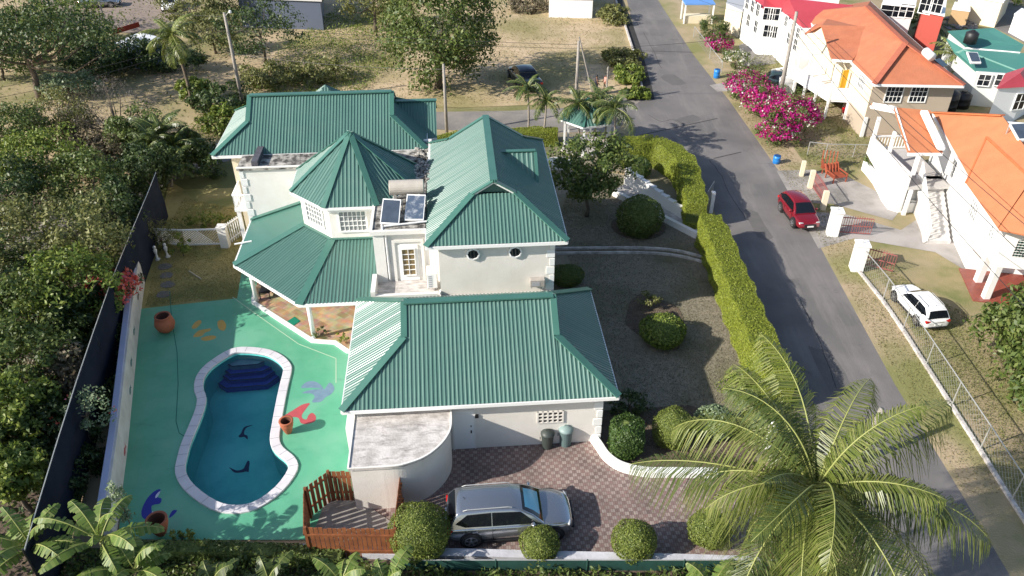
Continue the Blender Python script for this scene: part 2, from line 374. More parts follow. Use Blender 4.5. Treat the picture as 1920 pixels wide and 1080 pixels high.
def crown(rg,c,rad,nc,nl,size,cr=.35,flop=.6,aspect=.5,flat=0.,hollow=.55):
    """light and dark clumps of leaves through an uneven volume"""
    c=np.array(c);rad=np.array(rad)
    d=unit(rg.normal(0,1,(nc,3))); r=rg.uniform(hollow**3,1,(nc,1))**(1/3.); r*=1+.16*np.sin(d[:,0:1]*5+d[:,1:2]*4+rg.uniform(0,6))
    cc=d*r
    if flat: cc[:,2]=np.maximum(cc[:,2],-flat)
    cc=cc*rad; m=rad.mean()*cr
    cs=m*rg.uniform(.55,1.25,(nc,1))
    idx=np.repeat(np.arange(nc),nl); e=unit(rg.normal(0,1,(nc*nl,3))); e[:,2]=np.where(rg.random(nc*nl)<.45,np.abs(e[:,2]),e[:,2])
    pos=cc[idx]+e*cs[idx]*rg.uniform(.55,1.05,(nc*nl,1))*np.array([1,1,.75])
    nrm=unit(e+unit(cc[idx]/rad)*.5+np.array([0,0,.45]))
    return leaves(rg,pos+c,nrm,size,aspect,flop),cc+c
def trunk(mb,base,top,r0,r1,limbs=(),rg=None,n=7):
    b=Vector(base);t=Vector(top); k=5; pts=[b.lerp(t,i/k)+Vector(((rg.uniform(-1,1) if rg is not None else 0)*r0*.7*(0<i<k),(rg.uniform(-1,1) if rg is not None else 0)*r0*.7*(0<i<k),0)) for i in range(k+1)]
    mb.tube(pts,[r0*1.25]+[r0+(r1-r0)*i/k for i in range(1,k+1)],n)
    for q in limbs:
        q=Vector(q); s=b.lerp(t,.55+.4*(random.random())); mid=s.lerp(q,.5)+Vector((0,0,-.15*(q-s).length)); mb.tube([s,mid,q],[r1*.8,r1*.5,r1*.2],5)
SEED=[1]
def tree(name,label,cat,base,h,rad,mat,leaf=.26,nc=60,nl=70,cz=None,group=None,bk=bark,cr=.33,tr=.16,flat=0.,aspect=.5,lean=(0,0),cname='crown',flop=.6,hollow=.55,extra=None,stems=1,limbs=7):
    SEED[0]+=1; rg=np.random.default_rng(SEED[0]); random.seed(SEED[0])
    x,y=base[:2]; z=base[2] if len(base)>2 else 0.
    t=thing(name,label,cat,(x,y,z),0,group)
    c=(x+lean[0],y+lean[1],z+(cz if cz is not None else h-rad[2]))
    V,cc=crown(rg,c,rad,nc,nl,leaf,cr,flop,aspect,flat,hollow)
    V[:,2]=np.maximum(V[:,2],z+.02)
    quads_obj(cname,V,G[mat],t)
    m=MB()
    for s_ in range(stems):
        o=(rg.uniform(-.3,.3)*(stems>1)*rad[0],rg.uniform(-.3,.3)*(stems>1)*rad[0])
        pick=cc[rg.choice(len(cc),min(limbs,len(cc)),replace=False)]
        trunk(m,(x+o[0]*.3,y+o[1]*.3,z-.05),(c[0]+o[0],c[1]+o[1],c[2]-rad[2]*.25),tr,tr*.55,pick,rg)
    m.build('trunk',bk,t,smooth=True)
    if extra:
        for en,em,n_,sz in extra:
            d=unit(rg.normal(0,1,(n_,3))); d[:,2]=np.abs(d[:,2])*.9-.25; pos=np.array(c)+d*np.array(rad)*rg.uniform(.9,1.12,(n_,1))
            pos=np.repeat(pos,5,0)+rg.normal(0,sz*.7,(n_*5,3)); 
            quads_obj(en,leaves(rg,pos,np.repeat(d,5,0),sz,.9,.7),G[em],t)['kind']='stuff'
    return t
def topiary(label,base,rad,mat='tp',group='clipped round bushes',shape='ball',dens=1000,leaf=.062,name='topiary_bush',cat='clipped bush',flowers=None):
    SEED[0]+=1; rg=np.random.default_rng(SEED[0]); rx,ry,rz=rad; x,y=base; t=thing(name,label,cat,(x,y,0),0,group)
    area=4*math.pi*((rx*ry+rx*rz+ry*rz)/3); n=int(area*dens)
    d=unit(rg.normal(0,1,(n,3)))
    if shape=='box': d=d/np.maximum(np.abs(d).max(1,keepdims=True),1e-3)*.84; d=d/np.maximum(1,np.linalg.norm(d,axis=1,keepdims=True)/1.12)
    if shape=='dome': d[:,2]=np.where(d[:,2]<-.2,d[:,2],d[:,2])
    w=1+.05*np.sin(d[:,0:1]*4+rg.uniform(0,6))*np.sin(d[:,1:2]*3.5+rg.uniform(0,6))+.03*np.sin(d[:,2:3]*9+d[:,0:1]*7)+rg.normal(0,.02,(n,1))+np.where(rg.random((n,1))<.02,.07,0)
    pos=d*w*np.array(rad)+np.array([x,y,rz*.96]); pos[:,2]=np.maximum(pos[:,2],.02)
    quads_obj('foliage',leaves(rg,pos,unit(d/np.array(rad)),leaf,.6,.55),G[mat],t)
    # twiggy core
    m=MB(); k=12; prof=[(.02,-.9),(.55,-.72),(.8,-.35),(.86,0),(.8,.4),(.5,.75),(.02,.9)]
    vs=[];fs=[]
    for r_,z in prof:
        for i in range(k): vs.append((x+rx*r_*math.cos(i*2*math.pi/k)*.95,y+ry*r_*math.sin(i*2*math.pi/k)*.95,max(.0,rz*.96+z*rz)))
    for j in range(len(prof)-1):
        for i in range(k): fs.append((j*k+i,j*k+(i+1)%k,(j+1)*k+(i+1)%k,(j+1)*k+i))
    m.add(vs,fs); m.build('twigs',M_core,t,smooth=True)
    if flowers:
        dd_=unit(rg.normal(0,1,(flowers[1],3))); dd_[:,2]=np.abs(dd_[:,2]); quads_obj('flowers',leaves(rg,dd_*np.array(rad)*1.03+np.array([x,y,rz*.96]),dd_,flowers[2],.9,.5),G[flowers[0]],t)
    return t
M_core=M('inner_twigs',(.07,.10,.022),(.11,.14,.03),6,.9,bump=.8,bscale=14)
def hedge(label,pts,w,h,mat='hd',dens=1150,leaf=.065,group=None,name='hedge',z0=0.):
    SEED[0]+=1; rg=np.random.default_rng(SEED[0]); t=thing(name,label,'hedge',(*pts[0],z0),0,group)
    pts=smoothloop([tuple(p) for p in pts],5,closed=False)
    m=MB(); band(m,pts,w*.88,z0,z0+h*.94); m.build('twigs',M_core,t)
    out=[]
    for a,b in zip(pts,pts[1:]):
        a=np.array(a);b=np.array(b);l=np.linalg.norm(b-a); dr=(b-a)/max(l,1e-6); nm=np.array([dr[1],-dr[0]])
        def put(n,lat,z,nn):
            n=len(lat); s=rg.uniform(0,1,(n,1)); xy=a+(b-a)*s+nm*lat[:,None]; P_=np.concatenate([xy,z[:,None]],1)
            out.append((P_,nn))
        n=int(l*w*dens); 
        if n: put(n,rg.uniform(-w/2,w/2,n),z0+h+rg.normal(0,.025,n),np.tile([0,0,1.],(n,1)))
        n=int(l*h*dens*.8)
        if n:
            put(n,np.full(n,w/2)+rg.normal(0,.02,n),z0+rg.uniform(.05,h,n),np.tile([nm[0],nm[1],.3],(n,1)))
            put(n,np.full(n,-w/2)+rg.normal(0,.02,n),z0+rg.uniform(.05,h,n),np.tile([-nm[0],-nm[1],.3],(n,1)))
    for e,sg in ((0,-1),(-1,1)):
        a=np.array(pts[e]); o_=np.array(pts[1] if e==0 else pts[-2]); dr=(a-o_)/np.linalg.norm(a-o_); nm=np.array([dr[1],-dr[0]]); n=int(w*h*dens)
        xy=a+nm*rg.uniform(-w/2,w/2,(n,1))+dr*.02; out.append((np.concatenate([xy,z0+rg.uniform(.05,h,(n,1))],1),np.tile([dr[0],dr[1],.3],(n,1))))
    C=np.concatenate([o[0] for o in out]);Nn=np.concatenate([o[1] for o in out])
    wv=.05*np.sin(C[:,0]*2.1+C[:,1]*1.3)+.03*np.sin(C[:,0]*5+C[:,1]*4.1); C[:,2]+=np.where(C[:,2]>z0+h*.9,wv,0)
    C[:,:2]+=(.06*np.sin(C[:,1:2]*3.3+C[:,2:3]*4))
    quads_obj('foliage',leaves(rg,C,Nn,leaf,.6,.5),G[mat],t)
    return t
def frond(rg,o,az,el,ln,droop,wid=.55,n=46,lw=.045,ldroop=.5,tear=0.,sag=1.):
    """one feather leaf: midrib points and leaflet quads"""
    K=14; pts=[];p=np.array(o,float); e=el
    hd=np.array([math.cos(az),math.sin(az)])
    bend=rg.uniform(-.7,.7)
    for i in range(K+1):
        hd=np.array([math.cos(az+bend*(i/K)**1.5),math.sin(az+bend*(i/K)**1.5)])
        pts.append(p.copy()); e2=el-droop*(i/K)**1.3; p=p+np.array([hd[0]*math.cos(e2),hd[1]*math.cos(e2),math.sin(e2)])*ln/K
    pts=np.array(pts); V=[]
    side=np.array([-hd[1],hd[0],0.])
    for sgn in (-1,1):
        for j in range(n):
            s=.06+.94*(j+rg.uniform(-.3,.3))/n; s=min(max(s,.03),.995); f=s*K; i=min(int(f),K-1); q=pts[i]+(pts[i+1]-pts[i])*(f-i); tg=(pts[i+1]-pts[i]); tg/=np.linalg.norm(tg)
            L_=wid*ln*.42*(math.sin(math.pi*min(1,(s*.93+.09)))**.6)*rg.uniform(.85,1.1)
            if tear and rg.random()<tear: continue
            d=side*sgn*.9+tg*(.35+.35*s); d/=np.linalg.norm(d); up=np.cross(side,tg)*1.; up=up if up[2]>0 else -up
            dr=ldroop*(1+rg.uniform(-.5,.5))
            m1=q+d*L_*.5+up*L_*.06-np.array([0,0,1])*L_*.14*dr; m2=q+d*L_*.92-np.array([0,0,1])*L_*(.62*dr)
            wv=tg*lw*.5
            V+= [q-wv*.6,q+wv*.6,m1+wv,m1-wv, m1-wv,m1+wv,m2+wv*.25,m2-wv*.25]
    return pts,np.array(V)
def blade(rg,o,az,el,ln,droop,wid):
    K=22; pts=[];p=np.array(o,float); bend=rg.uniform(-.3,.3)
    for i in range(K+1):
        hd=np.array([math.cos(az+bend*i/K),math.sin(az+bend*i/K)]); pts.append(p.copy()); e2=el-droop*(i/K)**1.6; p=p+np.array([hd[0]*math.cos(e2),hd[1]*math.cos(e2),math.sin(e2)])*ln/K
    pts=np.array(pts); V=[]; side=np.array([-math.sin(az),math.cos(az),0.])
    for sg in (-1,1):
        fold=rg.uniform(.25,.7)
        for i in range(4,K):
            s0,s1=(i-4)/(K-4),(i-3)/(K-4); w=lambda s: wid*(max(0,math.sin(math.pi*min(1,s*.9+.08)))**.55)
            tw=rg.uniform(-.25,.25) if rg.random()<.45 else 0; dr=fold+tw; cut=rg.uniform(.55,1) if rg.random()<.3 else 1
            d=side*sg*math.cos(dr)-np.array([0,0,math.sin(dr)]); tg=(pts[i+1]-pts[i]); g=.10 if tw else 0
            a,b=pts[i]+tg*g,pts[i+1]-tg*g; V+=[a,b,b+d*w(s1)*cut+tg*.45,a+d*w(s0)*cut+tg*.45]
    return pts,np.array(V)
def palm(name,label,cat,base,top,nf,ln,mat='palm',group=None,tr=.16,wid=.55,n=46,lw=.045,parts=True,elr=(-.5,1.2),droop=1.3,bk=palebark,ldroop=.7,seed=None,azs=None,tear=0.):
    SEED[0]+=1; rg=np.random.default_rng(seed or SEED[0]); t=thing(name,label,cat,base,0,group)
    b=Vector(base if len(base)==3 else (*base,0)); tp=Vector(top)
    m=MB(); k=8; bow=Vector((.15,.1,0))*(tp-b).length*.15
    m.tube([b.lerp(tp,i/k)+bow*math.sin(math.pi*i/k) for i in range(k+1)],[tr*1.35]+[tr*(1-.35*i/k) for i in range(1,k+1)],9); m.build('trunk',bk,t,smooth=True)
    allV=[];ribs=MB()
    for i in range(nf):
        a=(azs[i] if azs else i*2.39996+rg.uniform(-.4,.4)); f=(i+.5)/nf; el=elr[1]+(elr[0]-elr[1])*f+rg.uniform(-.12,.12)
        l_=ln*rg.uniform(.72,1.14)*(.8+.2*math.cos((f-.45)*3)); pts,V=(blade(rg,tp+Vector((0,0,.1)),a,el,l_,droop*rg.uniform(.8,1.2),wid) if name=='banana_plant' else frond(rg,tp+Vector((0,0,.1)),a,el,l_,droop*(rg.uniform(.5,1.45) if name=='coconut_palm' and parts else rg.uniform(.8,1.2)),wid,n,lw,ldroop*rg.uniform(.6,1.3),tear))
        if parts:
            fo=quads_obj('frond',V,G[('palmdry' if (f>.9 and name=='coconut_palm') else ('palmd' if (i%3==1 and name=='coconut_palm') else mat))],t); ORG[fo.name]=ORG[t.name]
            r_=MB(); r_.tube([tuple(p) for p in pts],[.035*(1-.8*q/(len(pts)-1)) for q in range(len(pts))],5); r_.build('midrib',M_rib,fo,smooth=True)
        else:
            allV.append(V); ribs.tube([tuple(p) for p in pts[::2]],[.03*(1-.8*q/(len(pts[::2])-1)) for q in range(len(pts[::2]))],4)
    if not parts: c=quads_obj('crown',np.concatenate(allV),G[mat],t); ribs.build('midribs',M_rib,t)
    return t
M_rib=M('leaf_midrib',(.26,.28,.08),rough=.5)
# ================================================ SETTING: ground, roads, lawns
pool_out=[(464,650),(432,654),(396,675),(375,694),(365,713),(364,733),(369,748),(365,769),(353,799),(341,827),(333,853),(328,887),(347,920),(393,953),(437,962),(483,953),(530,920),(558,880),(553,857),(531,838),(524,820),(528,790),(533,760),(541,720),(547,694),(545,682),(531,667),(505,655)]
PO=smoothloop(PL(pool_out,.1),3)
def _area(p): return sum(p[i][0]*p[(i+1)%len(p)][1]-p[(i+1)%len(p)][0]*p[i][1] for i in range(len(p)))
if _area(PO)<0: PO=PO[::-1]
PI_=offset(PO,-.42); PM=offset(PO,-.2)
big=[(-420,-60),(420,-60),(420,700),(-420,700)]
sheetobj('ground',[big,PM],-.02,dirt)
sheetobj('thicket_floor',[[(-90,10),(-16.6,10),(-17.2,19),(-18.9,26),(-20.5,34),(-22,43),(-24,48),(-90,50)]],-.002,soil)
sheetobj('near_strip',[[(-16.5,8),(13.2,8),(13.2,18.7),(3,18.7),(-7.4,19.1),(-16.5,19.4)]],-.002,soil)
# roads
road_r=[(1180,0),(1192,60),(1204,110),(1218,160),(1226,185),(1190,205),(1150,222),(1195,245),(1235,262),(1275,275),(1305,310),(1330,380),(1390,500),(1460,640),(1530,780),(1590,900),(1680,1079)]
RX=[(13.6,99),(12.6,78),(12.1,66.5),(9.6,62.6),(9.0,58.0),(10.2,55),(12.6,52),(13.2,47),(13.4,40),(13.3,32),(13.3,24),(13.3,10),(13.3,-20),(18.6,-20),(18.6,10),(18.6,22.8),(18.5,28.8),(18.8,39),(19.2,50.7),(18.6,64.6),(17.7,76.9),(17.2,96),(17.5,160),(14.5,160)]
sheetobj('road',[RX],.006,asph)
cross=[(9.8,62.4),(8.2,58.2),(0,58.0),(-8,59),(-16,57.5),(-23,51),(-27,44),(-30,36),(-32,36),(-30,45),(-25.5,53.5),(-17,61),(-8,62.2),(0,62.5),(5,63.2),(10.0,66.0),(12.2,66.0)]
sheetobj('side_road',[cross],.004,asphold)
sheetobj('roadside_verge',[[(18.5,-20),(18.5,22),(18.4,28.8),(18.7,39),(19.1,50.7),(18.5,64.6),(17.6,76.9),(17.1,96),(19.6,96),(20.6,76),(21.2,62),(21.3,52),(21.2,40),(20.6,24),(20.4,-20)]],.010,verge)
sheetobj('side_yard',[[(20.5,-20),(20.6,24),(21.2,40),(21.3,52),(21.2,62),(20.6,76),(19.8,96),(60,96),(60,-20)]],.002,yardg)
sheetobj('dry_lot',[[(-23,64),(-14,63),(-4,63.2),(4,64),(10.5,67),(11.9,78),(12.6,94),(3,97),(-8,104),(-20,96),(-24,80)]],.008,drylot)
# lawns (irregular shade of the soil shows through)
sheetobj('front_lawn',[[W(10.2,1.5),(5.2,24.6),(8,23.6),(14,24),(13.4,30),(13.4,40),(13,46.5),(11.5,50.5),(7.5,50),(2.6,52),(2.2,58),(10.2,58),(12.6,51.6),(13.3,46),(13.6,20),(16,19),(3.8,23.9)][:8]+[(8,50.8),(5,52),(4,55),(1.5,56.5),W(7.2,18)]],.003,lawnR)
sheetobj('upper_garden',[[(-1,58),(8.7,58),(10.6,55),(12.4,51.5),(12.8,46.5),(11,47.5),(8.2,51.3),(3,52.5),(-1,52)]],.005,lawnR)
sheetobj('back_lawn',[[P(262,580),P(445,560),P(462,505),W(-3,14),W(-6,22),W(-9,26),W(-14,26),P(318,340),P(290,450)]],.004,lawnL)
deck=[P(222,1012),P(262,580),P(445,560),P(453,512),W(-5.5,15.5),W(3,12),W(.3,0),W(.2,-4.4),P(650,1013),P(430,1013)]
sheetobj('pool_deck',[deck,PM],.03,deckg)
# paved driveway
pv=bpy.data.materials.new('checked_pavers');pv.use_nodes=True;t=pv.node_tree;b=t.nodes['Principled BSDF'];N=t.nodes.new;K=t.links.new
tc=N('ShaderNodeTexCoord');mp=N('ShaderNodeMapping');mp.inputs['Rotation'].default_value=(0,0,-HA);K(tc.outputs['Object'],mp.inputs[0])
ck=N('ShaderNodeTexChecker');ck.inputs['Scale'].default_value=1/.18;K(mp.outputs[0],ck.inputs[0])
wn=N('ShaderNodeTexWhiteNoise');sn=N('ShaderNodeVectorMath');sn.operation='SNAP';sn.inputs[1].default_value=(.18,.18,10);K(mp.outputs[0],sn.inputs[0]);K(sn.outputs[0],wn.inputs[0])
r1=N('ShaderNodeValToRGB');r1.color_ramp.elements[0].color=(.36,.30,.27,1);r1.color_ramp.elements[1].color=(.27,.21,.19,1);K(wn.outputs[0],r1.inputs[0])
r2=N('ShaderNodeValToRGB');r2.color_ramp.elements[0].color=(.26,.17,.155,1);r2.color_ramp.elements[1].color=(.19,.135,.125,1);K(wn.outputs[0],r2.inputs[0])
mx=N('ShaderNodeMixRGB');K(ck.outputs[1],mx.inputs[0]);K(r1.outputs[0],mx.inputs[1]);K(r2.outputs[0],mx.inputs[2])
bk_=N('ShaderNodeTexBrick');bk_.inputs['Scale'].default_value=1/.18;bk_.offset=0;bk_.inputs['Brick Width'].default_value=.5;bk_.inputs['Row Height'].default_value=1.;bk_.inputs['Mortar Size'].default_value=.035
bk_.inputs['Color1'].default_value=(1,1,1,1);bk_.inputs['Color2'].default_value=(.86,.86,.86,1);bk_.inputs['Mortar'].default_value=(.42,.38,.35,1);K(mp.outputs[0],bk_.inputs[0])
ns=N('ShaderNodeTexNoise');ns.inputs['Scale'].default_value=.5;ns.inputs['Detail'].default_value=8;K(tc.outputs['Object'],ns.inputs[0]);rn=N('ShaderNodeValToRGB');rn.color_ramp.elements[0].color=(.72,.72,.72,1);rn.color_ramp.elements[1].color=(1.15,1.12,1.1,1);rn.color_ramp.elements[0].position=.35;rn.color_ramp.elements[1].position=.65;K(ns.outputs[0],rn.inputs[0])
m1=N('ShaderNodeMixRGB');m1.blend_type='MULTIPLY';m1.inputs[0].default_value=1;K(mx.outputs[0],m1.inputs[1]);K(bk_.outputs[0],m1.inputs[2])
m2=N('ShaderNodeMixRGB');m2.blend_type='MULTIPLY';m2.inputs[0].default_value=1;K(m1.outputs[0],m2.inputs[1]);K(rn.outputs[0],m2.inputs[2]);K(m2.outputs[0],b.inputs['Base Color']);b.inputs['Roughness'].default_value=.85
sheetobj('driveway',[[W(.3,.7),W(10.5,.7),P(1122,826),P(1135,852),P(1160,872),P(1215,888),(8.2,23),(13.3,23),(13.3,19.0),(-7.4,19.0),W(.3,-4.6)]],.012,pv)
# paving on the neighbour's side
for l in ([(18.7,45.5),(18.6,41.0),(21.2,42.2),(25.5,40.6),(28,35),(30,35),(30,44),(26,44.5),(24.5,43.2),(21.4,45.4)],
          [(18.9,51.5),(18.8,46.8),(21.3,46.6),(24.4,44.4),(26,46.4),(23.6,50.6),(21.4,51.6)]):
    sheetobj('neighbour_drive',[l],.016,pavec)
sheetobj('concrete_apron',[[P(1330,160),P(1345,172),P(1395,170),P(1440,160),P(1500,165),P(1540,185),P(1500,140),P(1400,148)]],.016,pavec)
sheetobj('yard_track',[[P(1385,85),P(1395,125),P(1450,120),P(1490,110),P(1450,75),P(1420,70)]],.014,asphold)
sheetobj('far_street',[[P(1790,0),P(1850,45),P(1920,80),P(1990,110),P(1990,40),P(1900,5),P(1860,-20),P(1770,-20)]],.018,asph)
sheetobj('car_park',[[P(120,40),P(190,60),P(250,62),P(330,48),P(345,0),P(330,-40),P(170,-40),P(60,-10)]],.018,M('gravel_yard',(.27,.215,.175),(.22,.17,.14),.6,.95,bump=.4,bscale=8))
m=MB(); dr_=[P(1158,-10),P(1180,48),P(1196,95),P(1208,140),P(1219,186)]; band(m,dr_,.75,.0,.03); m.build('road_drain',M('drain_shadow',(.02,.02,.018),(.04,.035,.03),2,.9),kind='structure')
m=MB(); band(m,offset(dr_,.5,False),.16,0,.22); m.build('drain_kerb',concrete,kind='structure')
# road wear: joints and patch edges
m=MB()
for a,b in (((1345,222),(1198,254)),((1390,285),(1338,297)),((1195,95),(1300,98)),):
    m.beam(P3(*a,.013),P3(*b,.013),.10,.004)
m.build('road_joint',M('tar',(.05,.047,.045),rough=.9),kind='structure')
m=MB()
for (px,py,w,l,a) in ((1262,150,1.6,2.6,.3),(1235,95,1.2,2.0,-.2),(1290,225,2.2,1.2,.6),(1420,420,.9,3.5,.05),(1560,700,1.1,4.,.02)):
    q=P(px,py); c_,s_=math.cos(a),math.sin(a); rg=random.Random(px); m.poly([(q[0]+x*w*rg.uniform(.8,1.1)*c_-y*l*s_,q[1]+x*w*s_+y*l*rg.uniform(.8,1.1)*c_,.0105) for x,y in ((-.5,-.5),(0,-.56),(.5,-.5),(.55,0),(.5,.5),(-.1,.54),(-.5,.5),(-.53,.1))])
m.build('road_patch',M('patch_asphalt',(.115,.108,.104),(.135,.125,.12),1.5,.9,bump=.4,bscale=30),kind='structure')
m=MB()
for l in ([(1215,215),(1240,228),(1262,224),(1290,236)],[(1330,300),(1352,330),(1372,372),(1398,410)],[(1500,560),(1535,640),(1570,730)],[(1206,60),(1225,96),(1240,128)]):
    q=[P(*p) for p in l]; q=smoothloop(q,4,False); rg=random.Random(len(l)+l[0][0]); q=[(x+rg.uniform(-.06,.06),y+rg.uniform(-.06,.06)) for x,y in q]
    for a,b in zip(q,q[1:]): m.beam((*a,.0115),(*b,.0115),.035,.003)
m.build('road_crack',M('crack',(.05,.047,.045),rough=.9),kind='structure')
# ================================================ POOL
pool=thing('swimming_pool','kidney shaped blue pool with white coping set in the green deck','pool',(*P(440,830),0))
m=MB(); band(m,offset(PO,-.21),.42,.0,.11,True); m.build('coping',M('pool_coping',(.66,.64,.66),(.58,.56,.58),1.5,.6,bump=.15,bscale=20),pool,bevel=.02)
m=MB()
for i in range(0,len(PO),2): m.beam((*Vector(PO[i]).lerp(Vector(PI_[i]),.02),.111),(*Vector(PO[i]).lerp(Vector(PI_[i]),.98),.111),.018,.004)
m.build('coping_joint',M('joint_grey',(.30,.30,.32),rough=.8),pool)
tile=M('pool_plaster',(.15,.62,.58),(.11,.52,.50),1.3,.5,bump=.05,c3=(.20,.66,.62),s3=.5)
m=MB(); n=len(PI_); m.add([(x,y,.0) for x,y in PI_]+[(x,y,-1.35) for x,y in PI_],[(i,i+n,(i+1)%n+n,(i+1)%n) for i in range(n)]); m.build('basin_wall',tile,pool)
sheetobj('basin_floor',[PI_],-1.35,tile,None,pool)
navy=M('navy_mosaic',(.02,.04,.30),(.045,.075,.42),9,.5,detail=3); navy2=M('navy_edge',(.004,.008,.06),rough=.5); palet=M('pale_shelf',(.30,.36,.42),(.22,.27,.34),3,.6)
back=[(532,676),(505,660),(464,655),(430,660),(400,680)]
for (l,z,mt) in (([(393,708),(423,728),(500,722),(531,701)],-1.05,navy),([(406,696),(430,714),(495,709),(526,690)],-.85,navy),([(411,687),(432,702),(493,696),(517,684)],-.65,navy),([(416,678),(435,687),(484,683),(502,674)],-.4,palet)):
    pts=PL(l,z)+PL(back[(1 if z>-.8 else 0):],z)
    m=MB(); m.prism(pts,-1.34,z); m.build('pool_step',mt,pool)
    m=MB(); q=[(*p,z+.004) for p in PL(l,z)]
    for a,b in zip(q,q[1:]): m.beam(a,b,.07,.006)
    m.build('step_edge',navy2,pool)
wm=bpy.data.materials.new('pool_water');wm.use_nodes=True;t=wm.node_tree;t.nodes.remove(t.nodes['Principled BSDF']);N=t.nodes.new;K=t.links.new
g_=N('ShaderNodeBsdfGlossy');g_.inputs['Roughness'].default_value=.03;tp_=N('ShaderNodeBsdfTransparent');tp_.inputs[0].default_value=(.75,.95,.96,1);fr=N('ShaderNodeFresnel');fr.inputs[0].default_value=1.33
tc=N('ShaderNodeTexCoord');ns=N('ShaderNodeTexNoise');ns.inputs['Scale'].default_value=2.2;ns.inputs['Detail'].default_value=3;K(tc.outputs['Object'],ns.inputs[0]);bp=N('ShaderNodeBump');bp.inputs['Strength'].default_value=.45;bp.inputs['Distance'].default_value=.05;K(ns.outputs[0],bp.inputs['Height']);K(bp.outputs[0],g_.inputs['Normal'])
mx=N('ShaderNodeMixShader');K(fr.outputs[0],mx.inputs[0]);K(tp_.outputs[0],mx.inputs[1]);K(g_.outputs[0],mx.inputs[2]);K(mx.outputs[0],t.nodes['Material Output'].inputs[0])
sheetobj('water',[PI_],-.10,wm)
# painted sea creatures (flat paint on deck and pool floor)
def paint(name,l,z,mat,parent=None,n=4):
    pts=smoothloop(PL(l,z),n)
    o=sheetobj(name,[pts],z,mat,None,parent); return o
deckmark=bpy.data.objects['pool_deck']
bl=M('blue_deck_paint',(.012,.018,.27),rough=.5); wh=M('white_deck_paint',(.6,.6,.66),rough=.6); rd=M('red_deck_paint',(.46,.075,.085),(.38,.07,.08),3,.6); gy=M('slate_deck_paint',(.17,.26,.34),(.13,.21,.29),4,.6); og=M('ochre_deck_paint',(.62,.36,.07),(.50,.33,.08),3,.6)
zc=.034
paint('painted_whale',[(300,917),(288,922),(275,936),(266,955),(266,968),(274,974),(290,974),(286,966),(284,950),(290,946),(300,944),(303,935),(296,932),(300,924)],zc,bl,deckmark)
paint('painted_whale_tail',[(318,966),(324,957),(332,957),(326,965),(318,971)],zc,bl,deckmark)
paint('painted_whale_patch',[(301,920),(293,927),(291,934),(296,931)],zc+.004,wh,deckmark,2)
paint('painted_whale_patch',[(286,958),(283,968),(292,970),(291,965)],zc+.004,wh,deckmark,2)
paint('painted_seal',[(581,756),(566,759),(548,770),(534,779),(536,786),(550,782),(560,784),(564,793),(575,795),(590,790),(592,780),(585,774),(578,779),(575,786),(568,785),(566,778),(574,766)],zc,rd,deckmark,3)
paint('painted_dolphin',[(564,727),(575,716),(590,715),(602,722),(608,730),(618,717),(627,727),(622,738),(610,745),(602,753),(585,754),(590,744),(584,738),(566,737),(582,731),(604,729),(582,727)],zc,gy,deckmark,3)
for k,l in enumerate(([(360,612),(366,604),(374,600),(378,604),(372,612),(366,616),(360,616)],[(363,629),(372,620),(386,617),(395,616),(394,620),(384,624),(378,630),(364,632)],[(377,634),(388,630),(400,629),(406,632),(400,636),(388,639),(379,638)])):
    paint('painted_seahorse',l,zc,og,deckmark,3)
paint('painted_fish',[(408,603),(418,600),(424,610),(420,620),(410,616)],zc,og,deckmark,3)
pd=M('navy_floor_paint',(.006,.012,.07),rough=.5)
zf=-1.34
paint('painted_dolphin',[(474,797),(462,799),(456,803),(452,812),(447,818),(451,820),(458,819),(464,824),(464,817),(458,814),(459,806),(464,801)],zf,pd,pool,3)
paint('painted_dolphin',[(430,876),(438,880),(446,882),(456,879),(460,872),(464,864),(468,866),(467,876),(466,885),(462,884),(452,886),(440,886),(432,879)],zf,pd,pool,3)
# hairline joints on deck
m=MB(); dk=M('deck_joint',(.02,.14,.10),rough=.8)
q=[P3(x,y,.032) for x,y in ((318,545),(322,600),(332,660),(334,720),(330,790),(336,812),(352,822))]
for a,b in zip(q,q[1:]): m.beam(a,b,.035,.004)
m.build('deck_joint',dk,deckmark)
m=MB(); q=[P3(x,y,.032) for x,y in ((436,557),(490,596),(560,645),(630,672),(630,718))]
for a,b in zip(q,q[1:]): m.beam(a,b,.04,.004)
m.build('deck_edge_line',M('pale_deck_line',(.42,.55,.40),rough=.8),deckmark)
# ================================================ THE GREEN ROOFED VILLA
H=thing('green_roofed_villa','white two storey villa with green corrugated roofs and an octagonal turret beside the pool','house',(*HO[:2],0),HA,world=False)
H.rotation_euler=(0,0,HA)
# garage wing
m=MB(); m.box((.12,.42,0),(10.45,7.2,2.95)); m.build('garage_wall',pinkwhite,H)
dutch(H,-.42,11.02,0,7.82,3.0,5.5,2.15,8.65,'u','garage_roof')
m=MB()
for k in range(6):
    w_=.34 if k%2==0 else .2; m.box((10.45-w_,.39,k*.48+.03),(10.485,.45+w_,k*.48+.42))
m.build('quoins',trim,H)
u0,_=HV(851,800,.37);u1,_=HV(889,800,.37)
m=MB(); m.box((u0,.385,.03),(u1,.43,2.25)); d_=m.build('door',trim,H)
m=MB(); 
for a in (u0-.07,u1): m.box((a,.37,.02),(a+.07,.43,2.32))
m.box((u0,.37,2.25),(u1,.43,2.32)); m.build('door_frame',white,d_)
m=MB(); m.box((u1-.16,.34,1.0),(u1-.10,.385,1.12)); m.box((u1-.15,.35,1.35),(u1-.11,.385,1.42)); m.build('handle',black,d_)
u,z=HV(894,781,.37); m=MB(); m.box((u-.08,.36,z-.09),(u+.08,.42,z+.09)); m.build('wall_lamp',black,H)
ua,za=HV(1008,793,.40);ub,zb=HV(1056,771,.40)
m=MB(); m.box((ua,.415,za),(ub,.419,zb)); vb=m.build('breeze_block_vent',black,H); m=MB()
